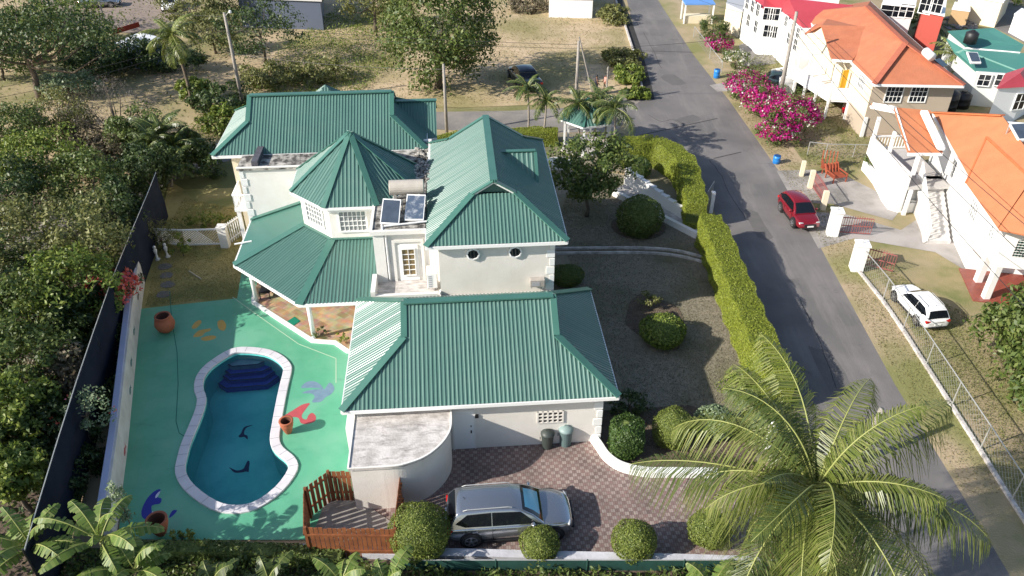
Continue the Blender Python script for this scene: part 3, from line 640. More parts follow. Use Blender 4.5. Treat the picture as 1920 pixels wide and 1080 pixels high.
for i in range(6): x=ua+(ub-ua)*i/5; m.box((x-.035,.37,za-.03),(x+.035,.415,zb+.03))
for j in range(4): z=za+(zb-za)*j/3; m.box((ua-.035,.373,z-.03),(ub+.035,.415,z+.03))
m.build('vent_grid',pinkwhite,vb)
# curved store with flat roof
cv=smoothloop([(4.0,.45),(4.0,-.55),(3.86,-1.15),(3.5,-1.75),(2.9,-2.3),(2.1,-2.62),(1.4,-2.68)],5,closed=False)
cpts=[(.02,.45)]+cv+[(.02,-2.68)]
m=MB(); m.prism([(a-.06 if a>1 else a+.06,b+(.06 if b<0 else 0)) for a,b in cpts][::-1],0,2.36); m.build('curved_store_wall',pinkwhite,H,smooth=False)
m=MB(); m.prism(cpts,2.36,2.48); cs=m.build('curved_store_roof',concrete,H)
m=MB(); band(m,cv+[(.02,-2.68),(.02,.4)],.07,2.48,2.53); m.build('roof_edge',white,cs)
m=MB(); m.box((-.32,-.3,0),(-.02,.5,2.3)); m.build('corner_pier',trim,H)
# wing
m=MB(); m.box((3.65,7.98,0),(9.2,18.5,5.93)); m.build('wing_wall',pinkwhite,H)
wr=dutch(H,3.1,9.77,7.6,19.07,6.0,8.1,9.9,17.8,'v','wing_roof')
m=MB(); c_=MB()
corrugate(m,[(8.84,12.6,6.56),(8.84,13.96,7.7),(7.06,13.96,7.7)],.25); corrugate(m,[(8.84,15.32,6.56),(8.84,13.96,7.7),(7.06,13.96,7.7)],.25)
m.poly([(8.75,12.7,6.5),(8.75,15.2,6.5),(8.75,13.96,7.6)])
dr=m.build('dormer_roof',roofg,H); cap(c_,(8.86,13.96,7.7),(7.02,13.96,7.7),.25); cap(c_,(8.84,12.6,6.56),(8.84,13.96,7.7),.16); cap(c_,(8.84,15.32,6.56),(8.84,13.96,7.7),.16);c_.build('ridge_cap',capg,dr)
m=MB()
for k in range(12):
    w_=.36 if k%2==0 else .2; m.box((9.2-w_,7.95,k*.48+.1),(9.235,8.01+w_,k*.48+.5))
m.build('quoins',trim,H)
for px,py in ((887,476),(966,472)):
    u,z=HV(px,py,7.94); m=MB(); m.lathe([(.34,.0),(.34,.09),(.27,.10),(.27,.04)],(0,0,0),8,'y'); m.v=[(x+u,7.96-y,zz+z) for x,y,zz in m.v]; o=m.build('round_window',trim,H)
    m=MB(); m.lathe([(.26,.0),(.26,.05)],(0,0,0),8,'y'); m.v=[(x+u,7.96-y,zz+z) for x,y,zz in m.v]; m.build('pane',glass,o)
# core block, stained flat roofs
m=MB(); m.box((-7.3,16.65,0),(-3.3,18.6,5.85)); m.box((-3.4,15.2,0),(3.3,18.6,5.86)); m.build('main_wall',white,H)
m=MB(); m.box((-7.42,16.55,5.86),(3.35,19.35,5.98)); m.box((2.0,14.15,5.87),(3.4,16.55,5.97)); fr_=m.build('flat_roof',concrete2,H)
m=MB(); m.box((-7.44,16.53,5.98),(-3.6,16.68,6.04)); m.box((-7.0,19.2,5.98),(3.3,19.38,6.12)); m.box((3.12,16.6,5.98),(3.3,19.2,6.1));m.build('parapet',white,fr_)
rg=np.random.default_rng(5); m=MB()
for k in range(150):
    u=rg.uniform(2.35,3.35);v=rg.uniform(14.3,19);r_=rg.uniform(.05,.15); m.lathe([(r_*.6,0),(r_,r_*.4),(r_*.7,r_*.9),(.01,r_)],(u,v,5.97),5)
m.build('loose_stones',concrete2,fr_,kind='stuff')
m=MB(); m.box((-6.6,16.75,5.98),(-6.25,19.1,6.3)); m.build('roof_upstand',M('upstand_shade',(.09,.09,.11),(.05,.05,.06),2,.8),fr_)  # dark colour stands for the low wall's shaded side and its shadow
m=MB(); 
for k in range(12):
    w_=.34 if k%2==0 else .2; m.box((-7.34,16.61,k*.48+.1),(-7.34+w_+.03,16.67,k*.48+.5)); m.box((-7.345,16.63,k*.48+.1),(-7.29,16.66+w_,k*.48+.5))
m.build('quoins',trim,H)
m=MB(); m.box((-8.2,17.2,2.95),(-7.3,19.6,3.12)); bc=m.build('balcony',trim,H); m=MB()
for a,b in (((-8.17,17.25),(-8.17,19.55)),((-8.17,17.25),(-7.35,17.25))):
    m.beam((*a,3.95),(*b,3.95),.08,.08); m.beam((*a,3.14),(*b,3.14),.06,.06); nb=max(2,int((abs(a[0]-b[0])+abs(a[1]-b[1]))/.14))
    for i in range(nb+1): t_=i/nb; p=(a[0]+(b[0]-a[0])*t_,a[1]+(b[1]-a[1])*t_); m.beam((*p,3.15),(*p,3.95),.04,.04,(1,0,0))
m.build('railing',trim,bc)
m=MB(); m.box((-8.15,17.3,0),(-7.95,17.5,2.95)); m.box((-8.15,19.3,0),(-7.95,19.5,2.95)); m.build('balcony_post',trim,bc)
# rear wing
m=MB(); m.box((-8.3,19.0,0),(2.4,24.4,5.93)); m.build('rear_wall',cream,H)
dutch(H,-9.1,3.0,18.3,25.0,6.0,8.2,-7.25,1.05,'u','rear_roof')
lz=7.25; a=L(817,188,lz); m=MB(); c_=MB(); ru=a[0]; rv=a[1]
corrugate(m,[(ru,rv,lz),(ru-3.2,rv,lz),(ru-3.2,rv-2.3,lz-1.45),(ru,rv-2.3,lz-1.45)]); corrugate(m,[(ru,rv,lz),(ru-3.2,rv,lz),(ru-3.2,rv+2.3,lz-1.45),(ru,rv+2.3,lz-1.45)])
so_=m.build('side_roof',roofg,H); cap(c_,(ru+.05,rv,lz),(ru-3.2,rv,lz)); c_.build('ridge_cap',capg,so_)
m=MB(); m.beam((ru-3,rv-2.3,lz-1.6),(ru,rv-2.3,lz-1.6),.1,.15); m.tube([(ru-1.4,rv-2.35,lz-1.6),(ru-1.75,rv-2.35,lz-1.7),(ru-1.8,rv-2.2,lz-2.6)],.05,6); m.build('gutter',trim,so_)
m=MB(); m.box((ru-3.4,rv-1.7,0),(ru-.35,rv+1.7,5.8)); m.build('side_wall',cream,H)
px_=L(610,160,7.9); m=MB()
q=[(px_[0]-1,px_[1]-1,7.0),(px_[0]+1,px_[1]-1,7.0),(px_[0]+1,px_[1]+1,7.0),(px_[0]-1,px_[1]+1,7.0)]
for i in range(4): corrugate(m,[q[i],q[(i+1)%4],(px_[0],px_[1],7.95)])
m.box((px_[0]-.8,px_[1]-.8,5),(px_[0]+.8,px_[1]+.8,6.98)); m.build('rear_turret_roof',roofg,H)
a=L(577,193,7.2); m=MB(); m.tube([(a[0],a[1],6.7),(a[0],a[1],7.75)],.05,8); m.build('vent_pipe',trim,H)
# octagonal turret
tx,ty=-.78,14.95
R8=2.85/math.cos(math.pi/8); ow=[(tx+R8*math.cos(math.pi/8+k*math.pi/4),ty+R8*math.sin(math.pi/8+k*math.pi/4)) for k in range(8)]
m=MB(); m.prism(ow,0,5.95); m.build('turret_wall',white,H)
octroof(H,tx,ty,3.25,6.0,8.65,'turret_roof',.2)
o8=[(tx+(x-tx)*1.02,ty+(y-ty)*1.02) for x,y in ow]; m=MB(); band(m,o8,.08,5.55,5.7,True); m.build('cornice',trim,H)
window(H,(tx-.66,ty-2.85,4.42),(1,0,0),1.32,1.12,6,4)
f0=Vector((tx-2.85,ty-1.18,0));f1=Vector((tx-1.18,ty-2.85,0)); du=(f1-f0).normalized(); window(H,f0+du*.5+Vector((0,0,4.42)),du,1.3,1.12,6,4)
f0=Vector((tx-2.85,ty+1.18,0));f1=Vector((tx-2.85,ty-1.18,0)); du=(f1-f0).normalized(); window(H,f0+du*.5+Vector((0,0,4.42)),du,1.3,1.12,6,4)
# veranda roof: three planes of a larger octagon
zE,zT=2.75,3.92
A_=L(457,424,zE);B_=L(437,497,zE);C_=L(560,573,zE);D_=(.45,C_[1])
B_=(-7.2,B_[1]);A_=(-7.2,16.6);C_=(C_[0],7.95);D_=(.45,7.95)
b_t=(tx-2.85,ty-1.18);c_t=(tx-1.18,ty-2.85)
m=MB(); corrugate(m,[(*C_,zE),(*D_,zE),(.45,ty-2.82,zT),(c_t[0],ty-2.82,zT)]); corrugate(m,[(*B_,zE),(*C_,zE),(*c_t,zT),(*b_t,zT)])
vr=m.build('veranda_roof',roofg,H)
m=MB(); m.poly([(*A_,zE),(*B_,zE),(b_t[0],b_t[1],zT),(b_t[0],16.6,zT)]); m.poly([(*A_,zE-.05),(*B_,zE-.05),(*C_,zE-.05),(*D_,zE-.05),(.45,12,zE-.05),(-3,16.6,zE-.05)][::-1]); m.build('veranda_side_roof',capg,vr)
c_=MB(); cap(c_,(*B_,zE),(b_t[0],b_t[1],zT),.42); cap(c_,(*C_,zE),(c_t[0],c_t[1],zT),.42); c_.beam((*b_t,zT),(*c_t,zT),.3,.05,(0,0,1),.02); c_.beam((c_t[0],c_t[1],zT),(.45,c_t[1],zT),.3,.05,(0,0,1),.02); c_.beam((-7.2,16.52,zE+.05),(b_t[0],16.52,zT+.05),.3,.05); c_.build('ridge_cap',capg,vr)
g=MB()
for a,b in ((A_,B_),(B_,C_),(C_,D_)): g.beam((*a,zE-.15),(*b,zE-.15),.09,.16)
g.build('gutter',trim,vr)
a_=L(455,455,zE+.15); m=MB(); m.beam((a_[0]-.45,a_[1],zE+.05),(a_[0]+.5,a_[1],zE+.2),.06,.06); m.build('overflow_pipe',trim,vr)
# patio
pt=[(-6.75,12.1),(-3.05,8.42),(-1.9,8.2),(-1.2,7.45),(.2,7.3),(.4,9.2),(3.4,12),(-3.4,16.6),(-7.0,16.6),(-6.8,12.5)]
st=bpy.data.materials.new('flagstone');st.use_nodes=True;t=st.node_tree;b=t.nodes['Principled BSDF'];N=t.nodes.new;K=t.links.new
tc=N('ShaderNodeTexCoord');vo=N('ShaderNodeTexBrick');vo.inputs['Scale'].default_value=1.0;vo.inputs['Brick Width'].default_value=.62;vo.inputs['Row Height'].default_value=.42;vo.inputs['Mortar Size'].default_value=.012;vo.inputs['Color1'].default_value=(.52,.36,.22,1);vo.inputs['Color2'].default_value=(.32,.20,.12,1);vo.inputs['Mortar'].default_value=(.4,.34,.26,1)
mp=N('ShaderNodeMapping');mp.inputs['Rotation'].default_value=(0,0,R(40));K(tc.outputs['Object'],mp.inputs[0]);K(mp.outputs[0],vo.inputs[0])
ns=N('ShaderNodeTexNoise');ns.inputs['Scale'].default_value=2.5;ns.inputs['Detail'].default_value=6;K(tc.outputs['Object'],ns.inputs[0]);mm=N('ShaderNodeMixRGB');mm.blend_type='OVERLAY';mm.inputs[0].default_value=.7;K(vo.outputs[0],mm.inputs[1]);K(ns.outputs[1],mm.inputs[2]);K(mm.outputs[0],b.inputs['Base Color']);b.inputs['Roughness'].default_value=.6
m=MB(); m.prism(pt,0,.14); m.build('patio_floor',st,H)
m=MB(); band(m,[(-6.9,13.4),(-6.75,12.1),(-3.05,8.42),(-1.9,8.2),(-1.2,7.45),(.1,7.3)],.2,0,.17); m.build('patio_kerb',trim,H)
for p in ((-6.55,12.15),(-3.0,8.62)): 
    m=MB(); m.tube([(*p,.14),(*p,2.7)],.12,14); m.build('veranda_column',trim,H,smooth=True)
# solar stair block with upper door and terrace
m=MB(); m.box((.5,9.32,0),(3.62,14.1,5.9)); m.box((.5,9.18,3.0),(1.02,9.32,5.9)); m.build('stair_block_wall',white,H)
m=MB(); m.box((.42,9.2,5.92),(3.5,14.15,5.99)); sb=m.build('stair_block_roof',concrete2,H)
m=MB(); m.box((.36,9.08,5.82),(3.1,9.24,6.04)); m.box((.36,9.24,5.9),(.5,14.1,6.05)); m.build('parapet',white,sb)
ud0,_=HV(750,500,9.3);ud1,_=HV(786,500,9.3)
m=MB(); m.box((ud0-.02,9.26,3.03),(ud1,9.32,5.1)); dd2=m.build('door',trim,H)
m=MB(); m.box((ud0-.3,9.24,3.0),(ud0-.16,9.32,5.42)); m.box((ud1+.16,9.24,3.0),(ud1+.30,9.32,5.42)); m.box((ud0-.16,9.24,5.28),(ud1+.16,9.32,5.42)); m.build('door_surround',white,dd2)
window(dd2,(ud0+.17,9.25,3.4),(1,0,0),(ud1-ud0)-.36,1.5,2,5,pane=M('amber_curtain_glass',(.30,.22,.10),(.12,.09,.05),8,.15),name='door_light',fw=.04)
m=MB(); m.tube([(1.12,9.22,3.1),(1.12,9.22,5.75),(1.0,9.12,5.9),(.95,9.6,6.1)],.05,8); m.build('downpipe',trim,H)
m=MB(); m.box((.3,7.2,0),(3.6,9.3,3.0)); m.box((3.6,7.2,2.0),(3.66,8.1,3.2)); m.build('terrace_wall',white,H)
m=MB(); m.box((.42,7.95,3.0),(3.5,9.25,3.02)); m.build('terrace_floor',concrete,H)
m=MB(); m.box((.28,7.6,3.0),(.5,9.18,3.55)); m.box((.5,7.6,3.0),(3.5,7.78,3.3)); m.build('terrace_parapet',white,H)
# back wall of the veranda
m=MB(); m.box((-3.2,12.9,0),(.45,13.2,2.8)); m.box((-6.9,16.2,0),(-3.2,16.6,2.8)); m.build('veranda_wall',white,H)
m=MB(); m.box((-5.9,16.12,.15),(-3.9,16.2,2.2)); m.build('veranda_door',glass,H)
HL=lambda u,v,z=0:(*W(u,v),z)
# solar water heater on the stair block
s=thing('solar_water_heater','solar water heater with a beige tank above two blue grey panels on the flat roof','solar heater',(*W(2,12.2),5.99),HA,world=False)
oo=(2,12.2,5.99); sub=lambda m: [ (x-oo[0],y-oo[1],z-oo[2]) for x,y,z in m.v]
zt=6.95; l=[L(730,345,zt),L(794,350,zt)]; cy=(l[0][1]+l[1][1])/2
m=MB(); m.tube([(l[0][0],cy,6.85),(l[0][0]+.02,cy,6.85),(l[1][0],cy,6.85)],[.36,.38,.38],20); m.v=sub(m); m.build('tank',M('beige_tank',(.50,.46,.40),(.42,.38,.33),2,.4),s,smooth=False,bevel=.03)
m=MB()
for u in (l[0][0]+.25,l[1][0]-.25): m.box((u-.05,cy-.35,5.99),(u+.05,cy-.28,6.6)); m.box((u-.05,cy+.25,5.99),(u+.05,cy+.32,6.6))
m.v=sub(m); m.build('tank_stand',galv,s)
def panel(pl,zb,zt_,par,mat,fm=trim):
    c=[Vector((*L(*p,z),z)) for p,z in zip(pl,(zb,zb,zt_,zt_))]; c=[p-Vector(oo) for p in c]; n=(c[1]-c[0]).cross(c[3]-c[0]).normalized()
    c[1]=c[0]+(c[2]-c[3]) if False else c[1]
    m=MB(); vs=[p-n*.08 for p in c]+[p for p in c]; m.add(vs,[(4,5,6,7),(0,1,5,4),(1,2,6,5),(2,3,7,6),(3,0,4,7),(0,3,2,1)]); o=m.build('solar_panel',fm,par)
    ce=sum(c,Vector())/4; m=MB(); m.poly([ce+(p-ce)*.90+n*.012 for p in c]); m.build('panel_glass',mat,o)
    for p in c[2:]: m=MB(); m.beam(p-n*.1,(p.x,p.y,0.0),.05,.05,(1,0,0)); m.build('panel_leg',galv,o)
pg1=M('solar_glass',(.05,.065,.09),(.07,.09,.12),2,.12,spec=.9); pg2=M('solar_glass_cloudy',(.08,.11,.16),(.45,.47,.50),3.2,.2,lo=.5,hi=.75)
panel([(712,419),(748,421),(752,374),(718,372)],6.1,6.75,s,pg1); panel([(758,413),(794,413),(798,365),(763,364)],6.1,6.75,s,pg2)
m=MB(); m.tube([(L(738,366,6.4)[0],L(738,366,6.4)[1],6.2),(L(739,366,6.4)[0],cy-.2,6.6)],.04,6); m.v=sub(m); m.build('feed_pipe',trim,s); m=MB(); m.tube([(L(720,424,6.1)[0],L(720,424,6.1)[1],6.1),(L(800,415,6.1)[0],L(800,415,6.1)[1],6.1)],.05,6); m.v=sub(m); m.build('pipe',trim,s)
# air conditioners
def ac(label,u,v,z,group='air conditioner boxes on the white walls',mat=trim,w=.8,h=.6,dz=.32,g=True):
    o=thing('air_conditioner',label,'air conditioner',(*W(u,v),z),HA,group,world=False); m=MB(); m.box((0,-dz,0),(w,0,h)); m.build('casing',mat,o,bevel=.02)
    m=MB(); 
    for k in range(6): m.box((.08,-dz-.012,.08+k*(h-.16)/6),(w-.25,-dz-.002,.08+(k+.6)*(h-.16)/6))
    m.build('grille',gray,o)
    m=MB(); m.box((.05,-dz,-.06),(.1,0,0)); m.box((w-.1,-dz,-.06),(w-.05,0,0)); m.build('bracket',galv,o); return o
u,z=HV(993,533,7.93); ac('grey louvred air conditioner low on the white wall below the round windows',u,7.96,z,mat=M('weathered_casing',(.42,.38,.34),(.33,.3,.27),3,.6),w=.72,h=.4)
ac('white air conditioner on the small upper terrace beside the glazed door',3.0,8.9,3.25,w=.5,h=.85,dz=.75)
# ================================================ WALLS, FENCES, STEPS round the plot
# pool-side boundary wall
wl=[P(217,1012),P(238,850),P(262,600),P(274,510),P(290,440)]
wl=offset(wl,-.15,False)
b_=thing('boundary_wall','low white boundary wall along the left edge of the pool deck','wall',wl[2])
m=MB(); band(m,wl,.34,0,1.45); m.build('wall_body',M('boundary_wall_paint',(.66,.62,.58),(.52,.48,.44),1.2,.7,bump=.2,bscale=14),b_)
m=MB(); band(m,offset(wl,-.05,False),.26,1.45,1.50); m.build('wall_cap',M('sky_tint_cap',(.46,.47,.62),(.42,.43,.56),1.5,.6),b_)  # bluish sky-lit shade of the wall top put into the cap colour
WLV=[Vector((x,y)) for x,y in offset(wl,.17,False)]
def wallpaint(name,t0,z0,shape,mat):       # small figure painted on the pool face of the wall
    tot=[0]; 
    for a,b in zip(WLV,WLV[1:]): tot.append(tot[-1]+(b-a).length)
    def at(s):
        for i in range(len(WLV)-1):
            if s<=tot[i+1] or i==len(WLV)-2:
                d=(WLV[i+1]-WLV[i]).normalized(); n=Vector((d.y,-d.x)); return WLV[i]+d*(s-tot[i])+n*.006
    pts=[]
    for x,z in shape: q=at(t0+x); pts.append((q.x,q.y,z0+z))
    m=MB(); m.poly(pts); m.build(name,mat,b_)
fish=[(0,0),(.12,.10),(.34,.14),(.52,.05),(.7,.16),(.66,0),(.7,-.14),(.52,-.04),(.3,-.12),(.1,-.08)]
dkg=M('teal_wall_paint',(.02,.12,.13),rough=.6); 
for s_,z_,mt in ((12.4,.75,dkg),(9.9,.7,dkg),(8.1,.45,dkg),(15.6,.75,M('brown_wall_paint',(.10,.05,.03),rough=.6)),(4.2,.35,rd)): wallpaint('painted_fish',s_,z_,fish,mt)
# shade cloth fence beyond it
ft=[P(p[0],p[1],3.2) for p in [(292,322),(277,360),(243,440),(210,520),(176,617),(143,713),(108,822),(72,940),(45,1030)]]
f_=thing('shade_cloth_fence','tall fence of dark shade cloth on posts between the thicket and the pool wall','fence',ft[4])
m=MB()
lo=offset(ft,.10,False)
vs=[];nn=len(ft)
for i in range(nn):
    for z in (0.0,1.1,2.2,3.12+.05*math.sin(i*2.1)): vs.append((ft[i][0]+(.05*math.sin(i*1.7+z*2) if 0<z<3 else 0),ft[i][1],z))
fs=[(i*4+k,i*4+k+1,(i+1)*4+k+1,(i+1)*4+k) for i in range(nn-1) for k in range(3)]
m.add(vs,fs); o=m.build('cloth',sheet,f_); sd=o.modifiers.new('thickness','SOLIDIFY'); sd.thickness=.02
for q in ft: 
    m=MB(); m.tube([(q[0]-.05,q[1],0),(q[0]-.05,q[1],3.2)],.035,6); m.build('post',black,f_)
m=MB(); m.tube([(*q,3.17) for q in ft],.022,6); m.build('top_rail',galv,f_)
# trellis wall and gate to the back garden
tb=[P(268,458),P(350,462),P(414,460)]
t_=thing('lattice_screen','low white lattice screen with a stone pier closing the back lawn','screen',tb[1])
m=MB(); 
for a,b in zip(tb,tb[1:]):
    a=Vector(a);b=Vector(b);L_=(b-a).length; d=(b-a)/L_
    n=int(L_/.16)
    for i in range(n):
        for s_ in (-1,1):
            x0=i*.16; x1=x0+s_*.95; z0,z1=.15,1.10
            if x1<0: z1=.15+(x0)/.95*.95; x1=0
            if x1>L_: z1=.15+(L_-x0); x1=L_
            p=a+d*x0;q=a+d*x1
            m.beam((p.x,p.y,z0),(q.x,q.y,z1),.02,.045,(d.y,-d.x,0))
    for z in (.08,1.1): m.beam((*a,z),(*b,z),.07,.09)
m.build('lattice',trim,t_)
m=MB(); c=P(424,462); m.prism([(c[0]-.25,c[1]-.22),(c[0]+.25,c[1]-.22),(c[0]+.25,c[1]+.22),(c[0]-.25,c[1]+.22)],0,1.35); m.prism([(c[0]-.3,c[1]-.27),(c[0]+.3,c[1]-.27),(c[0]+.3,c[1]+.27),(c[0]-.3,c[1]+.27)],1.35,1.45); m.build('pier',white,t_)
g_=thing('garden_gate','white picket gate standing between the stone pier and the villa corner','gate',P(432,460)); a=Vector(P(432,459));b=Vector(P(458,440)); m=MB()
for i in range(8):
    q=a.lerp(b,i/7.); m.beam((*q,.12),(*q,1.5),.06,.05,(1,0,0)); m.build('picket',trim,g_); m=MB()
for z in (.3,1.3): m.beam((*a,z),(*b,z),.05,.07); m.build('rail',trim,g_); m=MB()
# ornamental figures beside the screen: small white posts / birdbath shapes
for k,(px,py) in enumerate(((296,487),(315,482))):
    q=P(px,py); o=thing('garden_ornament',['small white garden ornament nearest the pool wall on the back lawn','small white garden ornament right of its twin on the back lawn'][k],'ornament',q,0,'small white ornaments')
    m=MB(); m.lathe([(.14,0),(.16,.05),(.07,.12),(.06,.4),(.1,.55),(.12,.68),(.05,.78)],(*q,0),10); m.build('base',white,o,smooth=True); m=MB(); m.lathe([(.03,.76),(.09,.84),(.09,.92),(.02,.98)],(*q,0),10); m.build('head',white,o,smooth=True)
# stepping stones
for k,(px,py) in enumerate(((309,500),(312,517),(314,534),(307,552))):
    q=P(px,py); m=MB(); rg=random.Random(k); m.prism(smoothloop([(q[0]+.42*math.cos(a)*rg.uniform(.8,1.1),q[1]+.36*math.sin(a)*rg.uniform(.8,1.1)) for a in np.linspace(0,5.6,8)],2),0,.03)
    o=m.build('stepping_stone',M('slate',(.13,.13,.14),(.19,.18,.18),5,.8) if k==0 else bpy.data.materials['slate']); tag(o,['flat grey stepping stone farthest from the deck on the back lawn','second flat grey stepping stone from the lattice on the back lawn','third flat grey stepping stone from the lattice on the back lawn','flat grey stepping stone closest to the green deck'][k],'stepping stone','stepping stones')
m=MB(); a=P3(354,508,.05);b=P3(377,523,.05); m.tube([a,b],.04,7); tag(m.build('bamboo_cane',M('cane',(.6,.5,.36),rough=.6)),'pale cane lying on the yellow back lawn','cane')
# front kerb wall and mesh fence
q=[P(745,1043),P(900,1046),P(1040,1050),P(1150,1052),P(1300,1056),P(1420,1060)]
b_=thing('front_wall','low white wall along the near edge of the paved driveway','wall',q[1]); m=MB(); band(m,[P(560,1036)]+q,.34,0,.32); m.build('wall_body',M('grey_white_paint',(.56,.56,.60),(.42,.42,.45),1.6,.75,bump=.2,bscale=14),b_)
q2=[P(x,y,1.6) for x,y in ((745,1040),(930,1046),(1100,1051),(1280,1056),(1500,1065))]
f_=thing('green_mesh_fence','green mesh fence hung below the low white front wall','fence',P(1000,1060))
gm=M('green_mesh',(.008,.045,.034),(.012,.065,.05),2.5,.8)
fl=[P(x,1070) for x in (745,930,1100,1280,1500)]
m=MB(); vs=[]
for i,q in enumerate(fl): vs+=[(q[0],q[1],-.0),(q[0],q[1],.62)]
m.add(vs,[(2*i,2*i+2,2*i+3,2*i+1) for i in range(len(fl)-1)]); m.build('mesh',gm,f_).modifiers.new('thickness','SOLIDIFY').thickness=.01
for q in fl: m=MB(); m.tube([(*q,0),(*q,.66)],.03,6); m.build('post',gm,f_)
m=MB(); m.tube([(*q,.64) for q in fl],.02,6); m.build('top_rail',galv,f_)
# white planter wall by the drive
b_=thing('planter_wall','curving white kerb wall between the garage corner and the driveway shrubs','wall',P(1160,872)); m=MB()
band(m,smoothloop([P(1112,826),P(1122,840),P(1138,862),P(1165,880),P(1210,890),P(1260,891),P(1345,892)],5,False),.32,0,.34); m.build('wall_body',trim,b_,bevel=.02)
# lawn divider kerb
b_=thing('lawn_kerb','double grey kerb line crossing the front lawn right of the wing','kerb',P(1180,470)); m=MB()
for dz in (0,9): 
    band(m,smoothloop([P(1038,468+dz),P(1120,467+dz),P(1200,467+dz),P(1260,471+dz),P(1310,482+dz),P(1348,496+dz)],4,False),.10,0,.16)
m.build('kerb_body',concrete,b_)
# garden steps with white walls
wa=[P(x,y) for x,y in ((1172,352),(1205,366),(1240,384),(1275,404),(1312,430))]; wb=[P(x,y) for x,y in ((1150,366),(1190,388),(1230,408),(1270,428),(1312,450))]
s_=thing('garden_steps','white walled garden stair running down from the villa entrance to the roadside gate','steps',wa[2])
m=MB(); n=11
A=Vector(wa[0]);B=Vector(wa[-1]);A2=Vector(wb[0]);B2=Vector(wb[-1])
for i in range(n):
    t0,t1=i/n,(i+1)/n; p,q=A.lerp(B,t0),A.lerp(B,t1); h=.5+1.0*(1-t0); m.beam((*p,0),(*q,0),.30,h)
    m.beam((*p,h),(*(p+(q-p)*.35),h),.38,.10)
m.build('stepped_wall',white,s_)
m=MB(); m.beam((*A2,0),(*B2,0),.25,.42); m.build('near_kerb',white,s_)
for i in range(n):
    t0,t1=i/n,(i+1)/n; m=MB(); z=.06+.28*(1-t0); m.prism([tuple(A.lerp(B,t0)*.97+A2.lerp(B2,t0)*.03),tuple(A.lerp(B,t1)*.97+A2.lerp(B2,t1)*.03),tuple(A2.lerp(B2,t1)*.96+A.lerp(B,t1)*.04),tuple(A2.lerp(B2,t0)*.96+A.lerp(B,t0)*.04)],0,z); m.build('tread',concrete,s_)
g_=thing('entrance_gate','narrow grey gate with a white post in the gap between the two hedges','gate',P(1322,400)); m=MB(); a=P(1322,392);b=P(1334,372)
for i in range(7): q=Vector(a).lerp(Vector(b),i/6); m.beam((*q,.1),(*q,1.3),.03,.03,(1,0,0))
m.build('bars',galv,g_); m=MB(); m.beam((*a,.2),(*b,.2),.03,.05); m.beam((*a,1.25),(*b,1.25),.03,.05);m.build('rails',galv,g_); m=MB(); q=P(1332,398); m.prism([(q[0]-.12,q[1]-.12),(q[0]+.12,q[1]-.12),(q[0]+.12,q[1]+.12),(q[0]-.12,q[1]+.12)],0,1.5); m.build('gate_post',trim,g_)
# bed in lawn
bed=smoothloop(PL([(1182,566),(1175,590),(1172,606),(1188,622),(1215,640),(1250,655),(1272,655),(1280,630),(1282,600),(1268,575),(1232,560),(1205,550)]),4)
sheetobj('flower_bed',[bed],.02,soil)
sheetobj('shrub_bed',[PL([(1118,832),(1133,852),(1160,868),(1215,880),(1345,884),(1420,870),(1400,790),(1290,760),(1130,770)])],.016,soil)
q=P(1197,425); sheetobj('bush_bed',[[(q[0]+1.75*math.cos(a),q[1]+1.6*math.sin(a)) for a in np.linspace(0,6.1,22)]],.016,soil)
# wooden enclosure
Z=1.75; pp={k:P(x,y,Z) for k,(x,y) in dict(A=(664,884),B=(612,884),C=(569,916),D=(569,990),E=(738,992),F=(735,985),G=(750,890)).items()}
w_=thing('slatted_wood_enclosure','brown slatted timber enclosure beside the curved white store','fence',pp['D'])
for a,b,gap in (('A','B',.02),('B','C',.07),('C','D',.07),('D','E',.022),('E','G',.03)):
    p,q=Vector(pp[a]),Vector(pp[b]); L_=(q-p).length; n=max(2,int(L_/(.15+gap))); m=MB(); d=(q-p)/L_
    rg=random.Random(ord(a))
    for i in range(n):
        c=p+d*(L_*(i+.5)/n); w2=(L_/n-gap)/2; h=Z+rg.uniform(-.05,.04)
        m.beam((*(c-d*w2),0.05),(*(c+d*w2),0.05),.025,h-.05)
    m.build('slat_panel',wood,w_); m=MB()
    nrm=Vector((d.y,-d.x))*.04
    for z in (.45,1.35): m.beam((*(p+nrm),z),(*(q+nrm),z),.05,.09)
    m.build('rail',wood,w_); m=MB(); m.beam((*p,0),(*p,Z+.05),.10,.10,(1,0,0)); m.build('post',wood,w_)
sheetobj('enclosure_floor',[[P(592,990),P(612,935),P(668,935),P(742,985),P(738,1022),P(580,1022)]],.04,M('grey_floor',(.30,.28,.26),(.22,.2,.18),2,.9))
